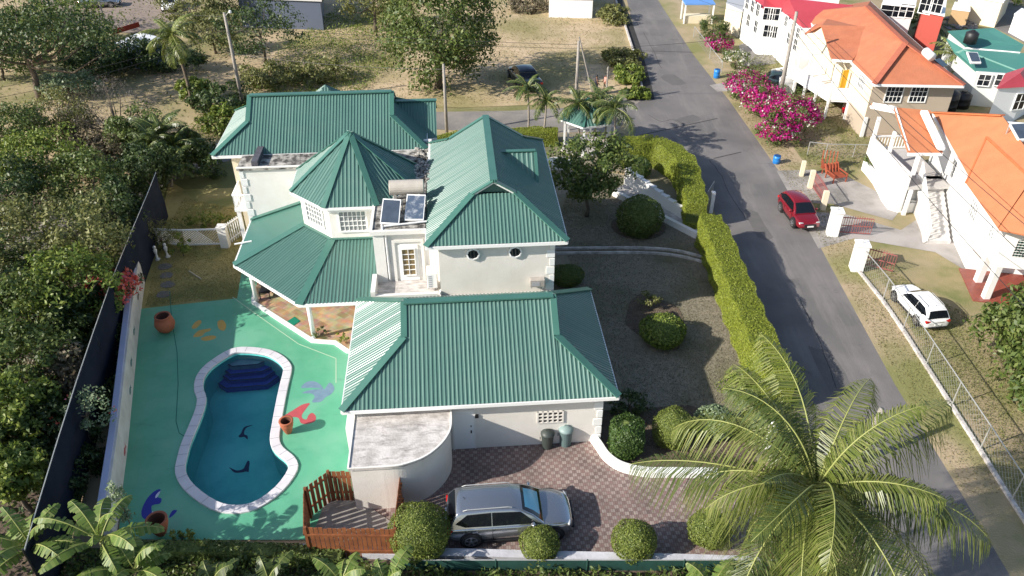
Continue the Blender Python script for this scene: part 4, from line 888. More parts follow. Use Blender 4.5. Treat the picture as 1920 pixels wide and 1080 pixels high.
# clutter: pots, bins
def pot(label,px,py,h,r,k=0):
    q=P(px,py,.03); t=thing('terracotta_pot',label,'pot',(*q,.03),0,'large terracotta pots on the pool deck')
    if k==0: pr=[(r*.45,0),(r*.8,h*.18),(r,h*.5),(r*.86,h*.8),(r*.62,h*.9),(r*.72,h*.97),(r*.70,h)]
    else: pr=[(r*.42,0),(r*.62,h*.2),(r*.9,h*.6),(r,h*.78),(r*.82,h*.9),(r*.92,h*.95),(r*.92,h)]
    ins=[(pr[-1][0]-.04,h),(pr[-1][0]-.08,h*.9),(pr[-3][0]*.8,h*.55),(.01,h*.3)]
    m=MB(); m.lathe([(a,b+.03) for a,b in pr+ins[:1]],(*q,0),24); m.f=[f for f in m.f if len(f)==4]; m.build('body',terra,t,smooth=True)
    m=MB(); m.lathe([(a,b+.03) for a,b in ins],(*q,0),24); m.f=[f for f in m.f if len(f)==4]; m.build('inside',M('pot_inside',(.10,.035,.02),rough=.9),t,smooth=True)
    m=MB(); m.lathe([(pr[-1][0],h+.01),(pr[-1][0]+.05,h+.03),(pr[-1][0]+.04,h+.07),(pr[-1][0]-.04,h+.05)],(*q,0),24);m.f=[f for f in m.f if len(f)==4]; m.build('rim',terra,t,smooth=True); return t
pot('wide bellied terracotta pot near the back lawn corner of the deck',313,620,.95,.52)
pot('tall narrow terracotta pot by the pool coping next to the red painted seal',541,811,.72,.30,1)
pot('terracotta pot standing over the blue painted whale',303,1000,.82,.40,1)
def bin_(label,px,py,r,h,body,lid,group='dustbins by the garage wall',pale=False):
    q=P(px,py); t=thing('dustbin',label,'dustbin',q,0,group); m=MB(); m.lathe([(r*.8,0),(r*.95,h),(r*1.02,h),(r*1.02,h+.05)],(*q,0.01),20); m.build('body',body,t,smooth=False)
    m=MB(); m.lathe([(r*1.06,h+.05),(r*1.06,h+.10),(r*.8,h+.2),(r*.2,h+.26),(.01,h+.27)],(*q,0),20); lo_=m.build('lid',lid,t,smooth=True)
    m=MB(); m.tube([(q[0]-.1,q[1],h+.24),(q[0]-.06,q[1],h+.33),(q[0]+.06,q[1],h+.33),(q[0]+.1,q[1],h+.24)],.018,6); m.build('lid_handle',lid,lo_)
    m=MB(); m.tube([(q[0]-r-.03,q[1],h*.8),(q[0]-r-.03,q[1],h*.6)],.02,5); m.build('handle',body,t); return t
dg=M('dark_bin_green',(.045,.055,.05),rough=.5); sg=M('slate_bin_green',(.10,.15,.15),rough=.5); sg2=M('pale_lid_green',(.22,.30,.29),rough=.5)
bin_('dark grey dustbin standing left against the garage wall',1026,837,.29,.72,dg,dg)
bin_('slate green dustbin with a paler lid right of the dark one',1060,832,.31,.82,sg,sg2)
for lb,px,py,r_,h_ in (('blue plastic drum on the verge just below the magenta bougainvillea',1455,306,.26,.6),('blue plastic drum on the verge at the top of the magenta hedge',1343,146,.27,.8)):
    q=P(px,py); t=thing('blue_drum',lb,'drum',q,0,'blue drums on the verge'); m=MB(); m.lathe([(r_*.85,0),(r_,.05),(r_,h_*.33),(r_*1.04,h_*.36),(r_,h_*.4),(r_,h_*.7),(r_*1.04,h_*.73),(r_,h_*.76),(r_,h_)],(*q,0),18); m.build('body',bluep,t,smooth=True); m=MB(); m.lathe([(r_*.9,h_+.002),(r_*.9,h_+.01)],(*q,0),18); m.build('lid',M('drum_dark',(.01,.07,.2),rough=.5),t)
# green mat and furniture under the veranda
c=[P(*p,.15) for p in ((536,604),(552,594),(563,602),(547,613))]; m=MB(); m.prism(c,.15,.165); tag(m.build('green_mat',M('green_mat_cloth',(.0,.20,.12),rough=.9)),'square green mat on the flagstones under the veranda','mat')
q=P(500,555,.14); t=thing('patio_chair','dark patio chair in the shade under the veranda eave','chair',(*q,.14)); m=MB(); m.box((q[0]-.3,q[1]-.3,.52),(q[0]+.3,q[1]+.3,.58)); m.build('seat',black,t); m=MB(); m.box((q[0]-.3,q[1]+.25,.58),(q[0]+.3,q[1]+.3,1.1)); m.build('backrest',black,t)
for a,b in ((-1,-1),(1,-1),(-1,1),(1,1)): m=MB(); m.box((q[0]+a*.27-.02,q[1]+b*.27-.02,.14),(q[0]+a*.27+.02,q[1]+b*.27+.02,.52)); m.build('leg',black,t)
# gazebo
gx,gy=P(1098,276); t=thing('garden_gazebo','small green roofed garden gazebo on white posts behind the palms','gazebo',(gx,gy)); zE2=2.5; R_=2.15
pts=[(gx+R_*math.cos(k*math.pi/3+.3),gy+R_*math.sin(k*math.pi/3+.3),zE2) for k in range(6)]; m=MB(); c_=MB(); g=MB()
for k in range(6):
    corrugate(m,[pts[k],pts[(k+1)%6],(gx,gy,3.85)],.25); cap(c_,pts[k],(gx,gy,3.85),.2); g.beam((*pts[k][:2],zE2-.12),(*pts[(k+1)%6][:2],zE2-.12),.07,.12)
ro=m.build('roof',roofg,t); c_.build('ridge_cap',capg,ro); g.build('fascia',trim,ro)
for k in range(6): p=pts[k]; x=gx+(p[0]-gx)*.85; y=gy+(p[1]-gy)*.85; m=MB(); m.beam((x,y,0),(x,y,zE2),.14,.14,(1,0,0)); m.build('post',trim,t)
m=MB(); m.prism([(gx+(p[0]-gx)*.95,gy+(p[1]-gy)*.95) for p in pts],0,.12); m.build('floor',concrete,t)
q=P(1048,312); m=MB(); m.prism(smoothloop([(q[0]-.8,q[1]-.5),(q[0]+.9,q[1]-.4),(q[0]+.9,q[1]+.6),(q[0]-.7,q[1]+.6)],4),0,.4); tag(m.build('white_bench_block',white),'low white masonry seat right of the wing roof in front of the gazebo','bench')
# ================================================ HEDGES AND CLIPPED BUSHES
hedge('long bright clipped hedge along the road from the gate to the palm',[P(x,y,2.1) for x,y in ((1332,402),(1350,440),(1374,498),(1400,560),(1428,625),(1452,680),(1468,712))],1.3,2.1,group='roadside hedges')
hedge('curving clipped hedge round the upper garden corner above the gate',[P(x,y,2.0) for x,y in ((1168,262),(1200,262),(1232,262),(1262,275),(1287,300),(1297,330),(1304,362),(1308,378))],1.3,2.0,group='roadside hedges')
hedge('short clipped hedge behind the palms beside the side road',[P(x,y,1.2) for x,y in ((928,246),(985,244),(1045,243))],1.1,1.2,group='roadside hedges')
hedge('narrow yellow green hedge beside the rear roof pole',[P(x,y,1.1) for x,y in ((800,262),(835,255),(860,250))],1.0,1.1,group='roadside hedges')
topiary('largest round clipped bush beside the timber enclosure',P(790,1030),(1.16,1.12,1.08))
topiary('small round clipped bush in front of the silver car',P(1011,1040),(.74,.72,.66))
topiary('round clipped bush at the right end of the front wall by the palm fronds',P(1186,1038),(.84,.82,.78))
topiary('half hidden round bush under the coconut palm fronds',P(1325,1010),(.80,.8,.62))
topiary('square clipped dark green bush at the garage corner',P(1172,848),(.80,.72,.98),'tg',shape='box',leaf=.10)
topiary('egg shaped yellow green bush right of the square one',P(1257,832),(.88,.80,1.0),'tp',leaf=.055,dens=900)
topiary('loose pale leaved bush right of the egg shaped bush',P(1335,812),(.92,.8,.72),'pale',leaf=.12,dens=260)
topiary('square yellow green bush below the end of the long hedge',P(1420,820),(.86,.8,.72),'tp',shape='box',leaf=.055,dens=900)
topiary('large dark globe bush on the front lawn beside the garden steps',P(1197,438),(1.38,1.3,1.28),'md',dens=320,leaf=.11)
topiary('low dark bush against the shaded wing wall',P(1062,532),(.98,.8,.58),'md')
topiary('small round bush in the upper garden above the steps',P(1200,332),(.72,.7,.75),'tg')
topiary('rounded lime bush growing in the lawn flower bed',P(1240,640),(1.15,1.15,.72),'br',leaf=.12,dens=260)
tree('bed_shrub','small dry dark shrub at the upper end of the lawn bed','shrub',P(1215,578),1.0,(.6,.6,.45),'ol',.14,14,26,tr=.04)
tree('garden_shrub','dark shrub in the shade behind the square bush at the garage','shrub',P(1178,775),1.3,(1.1,.7,.6),'dk',.14,20,60,tr=.05)
tree('garden_shrub','spreading bush where the long hedge meets the coconut palm','shrub',P(1425,745),1.6,(1.9,1.0,.8),'br',.13,40,110,tr=.05)
tree('garden_shrub','leafy bush below the hedge corner in the upper garden','shrub',P(1170,305),1.2,(1.7,1.2,.6),'md',.14,30,60,tr=.05)
tree('garden_tree','rounded dark glossy tree between the wing and the garden steps','tree',P(1100,405),5.2,(2.75,2.3,1.75),'md',.24,80,85,tr=.13,cz=3.5)
tree('patio_plant','small green plant beside the veranda column','plant',P(598,632,.14),.8,(.35,.35,.3),'md',.12,8,20,tr=.02)
tree('patio_plant','yellow green plant at the patio corner by the garage eave','plant',P(645,640,.14),.8,(.35,.35,.3),'yl',.12,8,20,tr=.02)
# sculptures by the white figure under the palm
q=P(1440,838); t=thing('white_statue','small white statue standing among the bushes left of the palm','statue',q); m=MB(); m.lathe([(.25,0),(.25,.3),(.15,.34),(.22,.6),(.30,.95),(.2,1.25),(.09,1.32)],(*q,0),12); m.build('robe',trim,t,smooth=True); m=MB(); m.lathe([(.05,1.3),(.12,1.4),(.12,1.5),(.03,1.6)],(*q,0),10); m.build('head',trim,t,smooth=True)
# ================================================ VEHICLES
def car(label,pos,heading,paint_,*a,sc=1,**k):
    t=car_(label,pos,heading,paint_,*a,**k); t.scale=(sc,sc,sc); return t
def car_(label,pos,heading,paint_,Ln=4.65,Wd=1.88,Ht=1.66,kind='suv',group=None,cat='car',name='parked_car',wr=.36,sun=False,plate=True):
    t=thing(name,label,cat,(*pos,0.014),heading,group,world=False); hl=Ln/2; hw=Wd/2
    belt=Ht*.60; hood=Ht*.585
    if kind=='suv': st=[(-hl,.80),(-hl+.08,.93),(-hl+.35,1.),(-1.0,1.),(.0,1.),(hl-1.62,1.),(hl-1.1,1.),(hl-.55,.965),(hl-.18,.83),(hl,.56)]; tops=[.80,.98,1.04,1.03,1.01,1.0,.985,.92,.80,.62]; cb=(hl-1.22,hl-2.08,-hl+.42,-hl+.10)
    elif kind=='hatch': st=[(-hl,.80),(-hl+.08,.93),(-hl+.35,1.),(-.8,1.),(.0,1.),(hl-1.3,1.),(hl-.8,.98),(hl-.4,.94),(hl-.12,.84),(hl,.60)]; tops=[.78,.98,1.03,1.02,1.0,.99,.92,.84,.72,.55]; cb=(hl-1.0,hl-1.75,-hl+.5,-hl+.12)
    else: st=[(-hl,.82),(-hl+.08,.94),(-hl+.4,1.),(-.8,1.),(.0,1.),(hl-1.3,1.),(hl-.8,.98),(hl-.4,.94),(hl-.12,.84),(hl,.62)]; tops=[.85,1.05,1.10,1.06,1.0,.99,.95,.88,.76,.6]; cb=(hl-1.25,hl-2.0,-hl+1.55,-hl+.85)
    vs=[];K=0
    for (x,f),tp in zip(st,tops):
        w=hw*f; zt=belt*tp; zb=.26 if -hl+.1<x<hl-.1 else .34
        sec=[(0,zb),(w*.90,zb),(w*.985,zb+.10),(w,(zb+zt)*.5),(w*.975,zt-.10),(w*.90,zt-.02),(w*.72,zt+.025),(0,zt+.05)]
        full=sec+[(-y,z) for y,z in sec[1:-1]][::-1]; K=len(full); vs+=[(x,y,z) for y,z in full]
    n=len(st); fs=[(i*K+k,i*K+(k+1)%K,(i+1)*K+(k+1)%K,(i+1)*K+k) for i in range(n-1) for k in range(K)]+[tuple(range(K))[::-1],tuple(range((n-1)*K,n*K))]
    m=MB(); m.add(vs,fs); b=m.build('body',paint_,t,smooth=True); sb=b.modifiers.new('sub','SUBSURF'); sb.levels=2; sb.render_levels=2
    x1,x2,x3,x4=cb; zb_=belt*.985; zr=Ht
    prof=[(x1,zb_),(x1+(x2-x1)*.5,zb_+(zr-zb_)*.53),(x2,zr-.09),(x2-.35,zr-.02),((x2+x3)/2,zr),(x3+.2,zr-.04),(x3,zr-.10),(x3+(x4-x3)*.5,zb_+(zr-zb_)*.45),(x4,zb_)]
    wz=lambda z: hw*.915-(z-zb_)*.36
    vs=[];
    for x,z in prof: w=wz(z); r_=.03 if z>zb_+.4 else 0; vs+=[(x,-w,z-r_),(x,-w*.9,z+.0),(x,0,z+.035),(x,w*.9,z+.0),(x,w,z-r_)]
    fs=[(i*5+k,i*5+k+1,(i+1)*5+k+1,(i+1)*5+k) for i in range(len(prof)-1) for k in range(4)]
    nn_=len(prof); fs+=[tuple(i*5 for i in range(nn_)),tuple(i*5+4 for i in range(nn_))[::-1]]
    m=MB(); m.add(vs,fs); cbn=m.build('cabin',paint_,t,smooth=True,bevel=.05); 
    def glasspoly(name,pts,off,mat=glass,par=cbn):
        p=[Vector(q) for q in pts]; nr=(p[1]-p[0]).cross(p[2]-p[0]).normalized(); c=sum(p,Vector())/len(p)
        if nr.dot(c-Vector((0,0,zb_*.8)))<0: nr=-nr
        m=MB(); m.poly([q+nr*off for q in p]); m.poly([q+nr*(off-.03) for q in p][::-1]); return m.build(name,mat,par)
    for sg in (-1,1):
        q=lambda x,z: (x,sg*(wz(z)),z)
        za,zc_=zb_+.05,zr-.14
        fa=lambda z: x1+(x2-x1)*min(1,(z-zb_)/(zr-.09-zb_)); fb=lambda z: x4+(x3-x4)*min(1,(z-zb_)/(zr-.1-zb_))
        xm=(x2+x3)/2+.1
        glasspoly('side_window',[q(fa(za)-.20,za),q(fa(zc_)-.10,zc_),q(xm+.015,zc_+.03),q(xm+.015,za)],.012)
        xr=fb(za)+(.55 if kind=='suv' else .42)
        glasspoly('side_window',[q(xm-.015,za),q(xm-.015,zc_+.03),q(fb(zc_)+.42,zc_),q(xr-.32,za+.17),q(xr+.05,za+.02)],.012)
        if kind=='suv':
            m=MB(); m.tube([(x2-.35,sg*wz(zr)*.93,zr+.03),(x2-.5,sg*wz(zr)*.93,zr+.07),(x3+.4,sg*wz(zr)*.93,zr+.05),(x3+.25,sg*wz(zr)*.93,zr)],.02,6); m.build('roof_rail',galv,cbn)
        m=MB(); m.lathe([(.02,-.12),(.09,-.09),(.10,.08),(.05,.13)],(0,0,0),8,'z'); m.v=[(x1-.42+a*.7,sg*(hw*.93+.09)+b_*1.3,zb_+.10+c*.7) for a,b_,c in m.v]; m.build('door_mirror',paint_,t,smooth=True)
        for xx in (xm+.35,xm-.75): m=MB(); m.box((xx,sg*hw*.985-.02,zb_-.17),(xx+.2,sg*hw*.985+.02,zb_-.135)); m.build('door_handle',paint_,t,bevel=.008)
        m=MB()
        for xx,z0_,z1_ in ((x1-.28,.34,zb_-.06),(xm-.0,.34,zb_-.04),(xm-1.02,.62,zb_-.04)): m.box((xx,sg*hw*.99-.012,z0_),(xx+.014,sg*hw*.99+.008,z1_))
        m.build('door_gap',black,t)
        m=MB(); m.box((-hl+1.38,min(sg*hw*.93,sg*hw*1.0),.20),(hl-1.32,max(sg*hw*.93,sg*hw*1.0),.31)); m.build('sill_cladding',black,t,bevel=.02)
        m=MB(); m.beam((x1-.03,sg*.12-.2,zb_+.05),(x1-.25,sg*.45-.1,zb_+.15),.02,.02); m.build('wiper',black,t)
        # lights
        m=MB(); y=hw*(.80); m.lathe([(.02,-.05),(.11,-.03),(.12,.03),(.02,.06)],(0,0,0),12,'z'); m.v=[(hl-.21+a*.6+c*.2,sg*(y-.10)+b_*1.3-sg*a*.7,belt*.74+c*.9) for a,b_,c in m.v]; m.build('headlight',M_lamp,t,smooth=True)
        m=MB(); m.box((-hl+.0,sg*hw*.66-.16,belt*.76),(-hl+.22,sg*hw*.80+.13 if sg>0 else sg*hw*.80+.13,belt*.93)) if False else m.box((-hl+.03,min(sg*hw*.58,sg*hw*.925),belt*.74),(-hl+.30,max(sg*hw*.58,sg*hw*.925),belt*.93)); m.build('tail_light',M_tail,t,bevel=.03)
        for xw in (hl-.87,-hl+.93):
            # wheel well, tyre, rim with spokes
            m=MB(); m.lathe([(wr+.07,-.10),(wr+.07,.012),(.02,.012)],(0,0,0),24,'y'); m.v=[(xw+a,sg*(hw*.985+b_ *1.0),wr+.02+c) for a,b_,c in m.v]; m.build('wheel_arch',black,t)
            m=MB(); m.lathe([(wr*.62,-.11),(wr*.93,-.11),(wr,-.07),(wr,.07),(wr*.93,.105),(wr*.66,.105)],(0,0,0),24,'y'); m.v=[(xw+a,sg*(hw-.06+b_),wr+c) for a,b_,c in m.v]; wo=m.build('wheel',rubber,t)
            m=MB(); m.lathe([(wr*.68,.075),(wr*.68,.112),(wr*.60,.112),(wr*.58,.08)],(0,0,0),24,'y')
            for s in range(5):
                a=s*2*math.pi/5+.3; m.beam((.03*math.cos(a),.10,.03*math.sin(a)),(wr*.62*math.cos(a),.105,wr*.62*math.sin(a)),.075,.02,(0,1,0))
            m.lathe([(.06,.09),(.055,.13),(.01,.13)],(0,0,0),10,'y'); m.v=[(xw+a,sg*(hw-.06+b_),wr+c) for a,b_,c in m.v]; m.build('rim',alloy,wo)
    i1,i2=.03,.10
    def fr_(x,z,s): return (x,s*wz(z)*.86,z+.01)
    def strip(name,pr,off,wf,mat,par):
        vs=[]
        for x,z in pr:
            w=wz(z)*wf; vs+=[(x,-w,z),(x,-w*.5,z+.022),(x,0,z+.03),(x,w*.5,z+.022),(x,w,z)]
        sgn=1 if pr[0][0]>pr[-1][0] else -1; d=Vector((pr[0][1]-pr[-1][1],0,pr[-1][0]-pr[0][0])).normalized(); d=Vector((abs(d.x)*sgn,0,abs(d.z)))
        vs=[(x+d.x*off,y,z+d.z*off) for x,y,z in vs]
        m=MB(); m.add(vs,[(i*5+k,i*5+k+1,(i+1)*5+k+1,(i+1)*5+k) for i in range(len(pr)-1) for k in range(4)]); return m.build(name,mat,par,smooth=True)
    lp=lambda p,q,t_:(p[0]+(q[0]-p[0])*t_,p[1]+(q[1]-p[1])*t_)
    fw_=[lp(prof[0],prof[1],.10),prof[1],lp(prof[1],prof[2],.88)]; rw_=[lp(prof[8],prof[7],.18),prof[7],lp(prof[7],prof[6],.8)]
    ws=strip('windscreen',fw_,.016,.88,glass,cbn)
    if sun: strip('sun_shade',[lp(fw_[0],fw_[1],.25),fw_[1],lp(fw_[1],fw_[2],.75)],.026,.66,M('blue_sun_shade',(.13,.45,.60),rough=.35,coat=.6),ws)
    strip('rear_window',rw_,.016,.88,glass,cbn)
    m=MB(); m.box((hl-.06,-.42,belt*.50),(hl+.012,.42,belt*.70)); m.build('grille',black,t,bevel=.02)
    m=MB(); m.box((hl-.12,-hw*.62,.28),(hl+.02,hw*.62,.40)); m.build('front_bumper_trim',black,t,bevel=.02)
    m=MB(); m.box((-hl-.02,-hw*.66,.30),(-hl+.12,hw*.66,.44)); m.build('rear_bumper_trim',black,t,bevel=.02)
    m=MB(); m.box((-hl-.012,-.35,belt*.80),(-hl+.05,.35,belt*.835)); m.build('tailgate_handle',chrome,t)
    if plate:
        for xx,zz in ((hl+.022,.48),(-hl-.012,belt*.62)): m=MB(); m.box((xx-.012,-.22,zz-.055),(xx+.012,.22,zz+.055)); m.build('number_plate',trim,t)
    m=MB(); m.box((x2-.5,-.02,zr+.02),(x2-.48,.02,zr+.03)); 
    m=MB(); m.tube([(x3+.35,0,zr),(x3+.28,0,zr+.09)],.012,5); m.build('aerial',black,t)
    return t
M_lamp=M('headlamp_glass',(.42,.44,.46),rough=.08,spec=.9); M_tail=M('tail_lamp_red',(.45,.01,.01),rough=.15)
def pnt(n,c,mt=.0): return M(n,c,rough=.2,metal=mt,coat=.8,spec=.5)
silver=pnt('silver_car_paint',(.40,.41,.43),.85); whp=pnt('white_car_paint',(.80,.80,.80)); redc=pnt('red_car_paint',(.20,.008,.016),.2); blk=pnt('black_car_paint',(.012,.014,.022)); dgc=pnt('dark_green_car_paint',(.035,.06,.06),.2)
q=Vector(P(848,1008)); q2=Vector(P(1062,1003)); 
car('silver sport utility car with a blue windscreen shade parked on the pavers',(-.1,20.5),R(5),silver,4.95,1.95,1.68,wr=.38,sun=True)
car('white estate car parked on the grass behind the wire fence',(21.85,34.6),R(98),whp,4.55,1.82,1.58,'suv',wr=.35,sc=.80)
car('dark red hatchback parked at the roadside by the white gate pillars',(18.4,44.7),R(-84),redc,4.0,1.75,1.5,'hatch',wr=.33,sc=.92)
car('black saloon car parked on the dry lot under the big tree',P(983,156),R(106),blk,5.2,2.0,1.6,'sedan',wr=.33)
car('dark green car parked behind the tall bougainvillea',P(1478,165),R(-14),dgc,4.3,1.75,1.45,'hatch',wr=.32)
car('bright red car in the shade under the raised salmon roofed house',P(1625,232),R(-60),redc,4.1,1.7,1.45,'hatch',wr=.32)
car('silver saloon car at the upper left yard edge under branches',P(190,12),R(10),silver,4.4,1.75,1.45,'sedan',wr=.32)
car('small white car on the gravel yard at the top left',P(322,16),R(-80),whp,3.9,1.65,1.45,'hatch',wr=.32)
# ================================================ people on the dry lot
def person(label,pos,fac,shirt,legs,skin,reach=False):
    t=thing('person',label,'person',(*pos,0),fac,'people by the dry lot',world=False)
    J=[(0,0,.95),(0,0,1.2),(0,0,1.42),(0,0,1.52),(0,.0,1.66),(0,.19,1.40),(.12,.26,1.16),(.32,.2,1.08),(0,-.19,1.40),(.05,-.27,1.14),(.25,-.22,1.0),(.0,.10,.9),(.03,.12,.5),(-.02,.12,.08),(.12,.12,.04),(.0,-.10,.9),(.0,-.13,.5),(-.04,-.13,.08),(.1,-.13,.04)]
    E=[(0,1),(1,2),(2,3),(3,4),(2,5),(5,6),(6,7),(2,8),(8,9),(9,10),(0,11),(11,12),(12,13),(13,14),(0,15),(15,16),(16,17),(17,18)]
    Rr=[.14,.14,.13,.06,.10,.07,.05,.035,.07,.05,.035,.10,.07,.05,.045,.10,.07,.05,.045]
    me=bpy.data.meshes.new('body'); me.from_pydata(J,E,[]); ob=bpy.data.objects.new('body',me); COL.objects.link(ob); ob.parent=t
    sk=ob.modifiers.new('skin','SKIN'); 
    for i,v in enumerate(me.skin_vertices[0].data if me.skin_vertices else []): pass
    if not me.skin_vertices: 
        bpy.context.view_layer.objects.active=ob
    lay=me.skin_vertices[0] if me.skin_vertices else None
    if lay:
        for i,v in enumerate(lay.data): v.radius=(Rr[i],Rr[i]*.85 if i not in(4,) else Rr[i]*1.15); v.use_root=(i==0)
    ob.modifiers.new('sub','SUBSURF').levels=2
    me.materials.append(skin)
    m=MB(); m.lathe([(.19,.92),(.20,1.1),(.22,1.35),(.17,1.47),(.07,1.5)],(0,0,0),14); m.v=[(x*.72,y,z) for x,y,z in m.v]; m.build('shirt',shirt,t,smooth=True)
    m=MB(); m.tube([(0,.1,.98),(.02,.12,.5),(-.01,.12,.14)],[.12,.09,.08],10); m.tube([(0,-.1,.98),(0,-.13,.5),(-.03,-.13,.14)],[.12,.09,.08],10); m.build('trousers',legs,t,smooth=True)
    m=MB(); m.lathe([(.11,1.66),(.115,1.72),(.08,1.79),(.01,1.81)],(-.01,0,0),10); m.build('hair',black,t,smooth=True)
    return t
skinm=M('brown_skin',(.20,.10,.06),rough=.6); pk=M('salmon_shirt',(.70,.30,.24),rough=.8); dk_=M('dark_cloth',(.02,.02,.03),rough=.8); kh=M('khaki_cloth',(.40,.33,.2),rough=.8)
person('person in a salmon pink shirt and khaki trousers beside the small post',P(1134,176),R(200),pk,kh,skinm)
person('person in dark clothes standing at the leaning pole by the dry lot',P(1117,178),R(10),dk_,dk_,skinm)
# ================================================ NEIGHBOURING HOUSES
def roofpolys(parent,name,polys,mat,th=.10,edge=trim,ew=.12,rib=None):
    """solid roof planes; each polygon a list of (px,py,z) or world points"""
    m=MB(); e=MB()
    for pl in polys:
        p=[Vector(P3(*q)) if abs(q[0])>60 else Vector(q) for q in pl]; n=(p[1]-p[0]).cross(p[2]-p[0]).normalized()
        if n.z<0: p=p[::-1]; n=-n
        k=len(p); m.add([q+n*.0 for q in p]+[q-n*th for q in p],[tuple(range(k)),tuple(range(k,2*k))[::-1]]+[(i,i+k,(i+1)%k+k,(i+1)%k) for i in range(k)])
        for i in range(k):
            a,b=p[i],p[(i+1)%k]
            if abs(a.z-b.z)<.12 and (a.z+b.z)/2<min(q.z for q in p)+.15: e.beam(a-Vector((0,0,.2)),b-Vector((0,0,.2)),ew,.18)
    ro=m.build(name,mat,parent); e.build('gutter',edge,ro); return ro
def onwall(a,b,px,py):
    r_,f,d=ray(px,py); A=Vector(a[:2]);D=(Vector(b[:2])-A).normalized(); det=r_*(-D.y)+D.x*f     # t*(r,f)-s*D=A
    t=(A.x*(-D.y)+D.x*A.y)/det; s_=(r_*A.y-f*A.x)/det*-1
    q=Vector((r_*t,f*t)); return (q-A).dot(D),CH-d*t
def wwin(par,a,b,px,py,w,h,nx,ny,pane=paneg,name='window'):
    s_,z=onwall(a,b,px,py); A=Vector((*a[:2],0));D=(Vector((*b[:2],0))-A).normalized(); o=A+D*(s_-w/2)+Vector((0,0,z-h/2))
    if par.name in ORG: pass
    return window(par,tuple(o),tuple(D),w,h,nx,ny,pane=pane,name=name,fw=.07)
def railing(par,pts,z0,z1,mat=trim,step=.22,name='balustrade',solid=False):
    m=MB()
    for a,b in zip(pts,pts[1:]):
        A=Vector((*a[:2],(a[2] if len(a)>2 else 0)));B=Vector((*b[:2],(b[2] if len(b)>2 else 0))); U=Vector((0,0,1))
        m.beam(A+U*z1,B+U*z1,.12,.09); m.beam(A+U*z0,B+U*z0,.10,.08); n=max(1,int((B-A).length/step))
        if solid: m.beam(A+U*z0,B+U*z0,.08,z1-z0)
        else:
            for i in range(n+1): q=A.lerp(B,i/n); m.beam(q+U*z0,q+U*z1,.05,.05,(1,0,0))
    return m.build(name,mat,par)
# --- H1: near house with bright orange tiles
e0=Vector(P3(1750,212,4.6)); e1=Vector(P3(1872,430,4.6)); rf=Vector(P3(1880,218,6.5)); dv=(e1-e0); ln=rf+dv
h1=thing('orange_tiled_house','white two storey house with bright orange tiles, balcony and outside stair','house',(27.5,42))
rd1=Vector((rf.x+(rf.x-e0.x),rf.y+(rf.y-e0.y)+(0),4.6))
far2=e0+(rf-e0)*2; far2.z=4.6; near2=far2+dv
ro=roofpolys(h1,'main_roof',[[tuple(e0),tuple(e1),tuple(ln),tuple(rf)],[tuple(near2),tuple(far2),tuple(rf),tuple(ln)]],orange)
m=MB(); ap=Vector(P3(1850,259,5.75)); nrm=dv.cross(rf-e0).normalized(); nrm=nrm if nrm.z>0 else -nrm
def onA(px,py):                                    # photo point on the main left slope
    a,f,d=ray(px,py); D=Vector((a,f,-d)); C0=Vector((0,0,CH)); t=(e0-C0).dot(nrm)/D.dot(nrm); return C0+D*t
a0=onA(1850,259);a1=onA(1811,344);a2=onA(1935,338)
m.add([a0+nrm*.03,a1+nrm*.03,a1+(e1-a1)*.99+nrm*.05,a2+nrm*.10],[(0,1,2,3) if ((a1-a0).cross(a2-a0)).z>0 else (0,3,2,1)]); m.build('cross_roof',orange,ro)
m=MB(); m.beam(a0,a1,.10,.06,nrm); m.beam(a0,a2,.12,.12,nrm); m.beam(e0+Vector((0,0,.02)),rf+Vector((0,0,.02)),.35,.08); m.build('hip_tiles',M('hip_tile',(.50,.15,.05),(.42,.12,.04),2,.8),ro)
wd=dv.normalized(); wp=Vector((-wd.y,wd.x,0)); wp=wp if wp.x>0 else -wp
wA=e0+wp*.6+wd*.2; wB=e1+wp*.6-wd*.35; wA.z=wB.z=0; wC=wB+wp*7; wD=wA+wp*7
m=MB(); m.prism([tuple(q[:2]) for q in (wA,wB-wd*3.1,wC-wd*3.1,wD)],0,4.5); m.prism([tuple(q[:2]) for q in (wB-wd*3.1,wB,wC,wC-wd*3.1)],2.15,4.5); m.build('wall',M('bright_white_wall',(.80,.80,.79),(.74,.74,.72),1.2,.6),h1)
gz=rf.z-.3
m=MB(); m.add([(*wB.xy,4.5),(*wC.xy,4.5),(*(wB+wp*3.3).xy,gz),(*(wB+wp*3.3-wd*.15).xy,gz),(*(wB-wd*.15).xy,4.5),(*(wC-wd*.15).xy,4.5)],[(0,1,2),(5,4,3),(0,2,3,4),(1,5,3,2)]); m.build('gable',trim,h1)
for px,py,w_,hh in ((1787,312,1.5,1.25),(1827,393,1.3,1.0),(1861,436,.7,.7)): wwin(h1,tuple(wA),tuple(wB),px,py,w_,hh,4 if w_>1 else 2,3)
for q in (wB-wp*-.15-wd*.1,wB-wd*1.75+wp*.15): m=MB(); m.beam((q.x,q.y,0),(q.x,q.y,2.2),.34,.34,(1,0,0)); m.build('porch_column',trim,h1)
m=MB(); m.prism([tuple((wB+wd*.3-wp*.4).xy),tuple((wC+wd*.3).xy),tuple((wC-wd*3).xy),tuple((wB-wd*3-wp*.4).xy)],0,.06); m.build('porch_floor',M('red_tile_floor',(.28,.07,.045),(.22,.055,.04),3,.4),h1)
s1,z1=onwall(tuple(wB),tuple(wC),1905,470); m=MB(); o_=wB+wp*.7-wd*0
for i in range(14):
    for k in (0,1):
        a=o_+wp*(i*.16); m.beam((a.x+wd.x*.03,a.y+wd.y*.03,2.9),(a.x+wd.x*.03,a.y+wd.y*.03,3.9),.035,.03,(1,0,0))
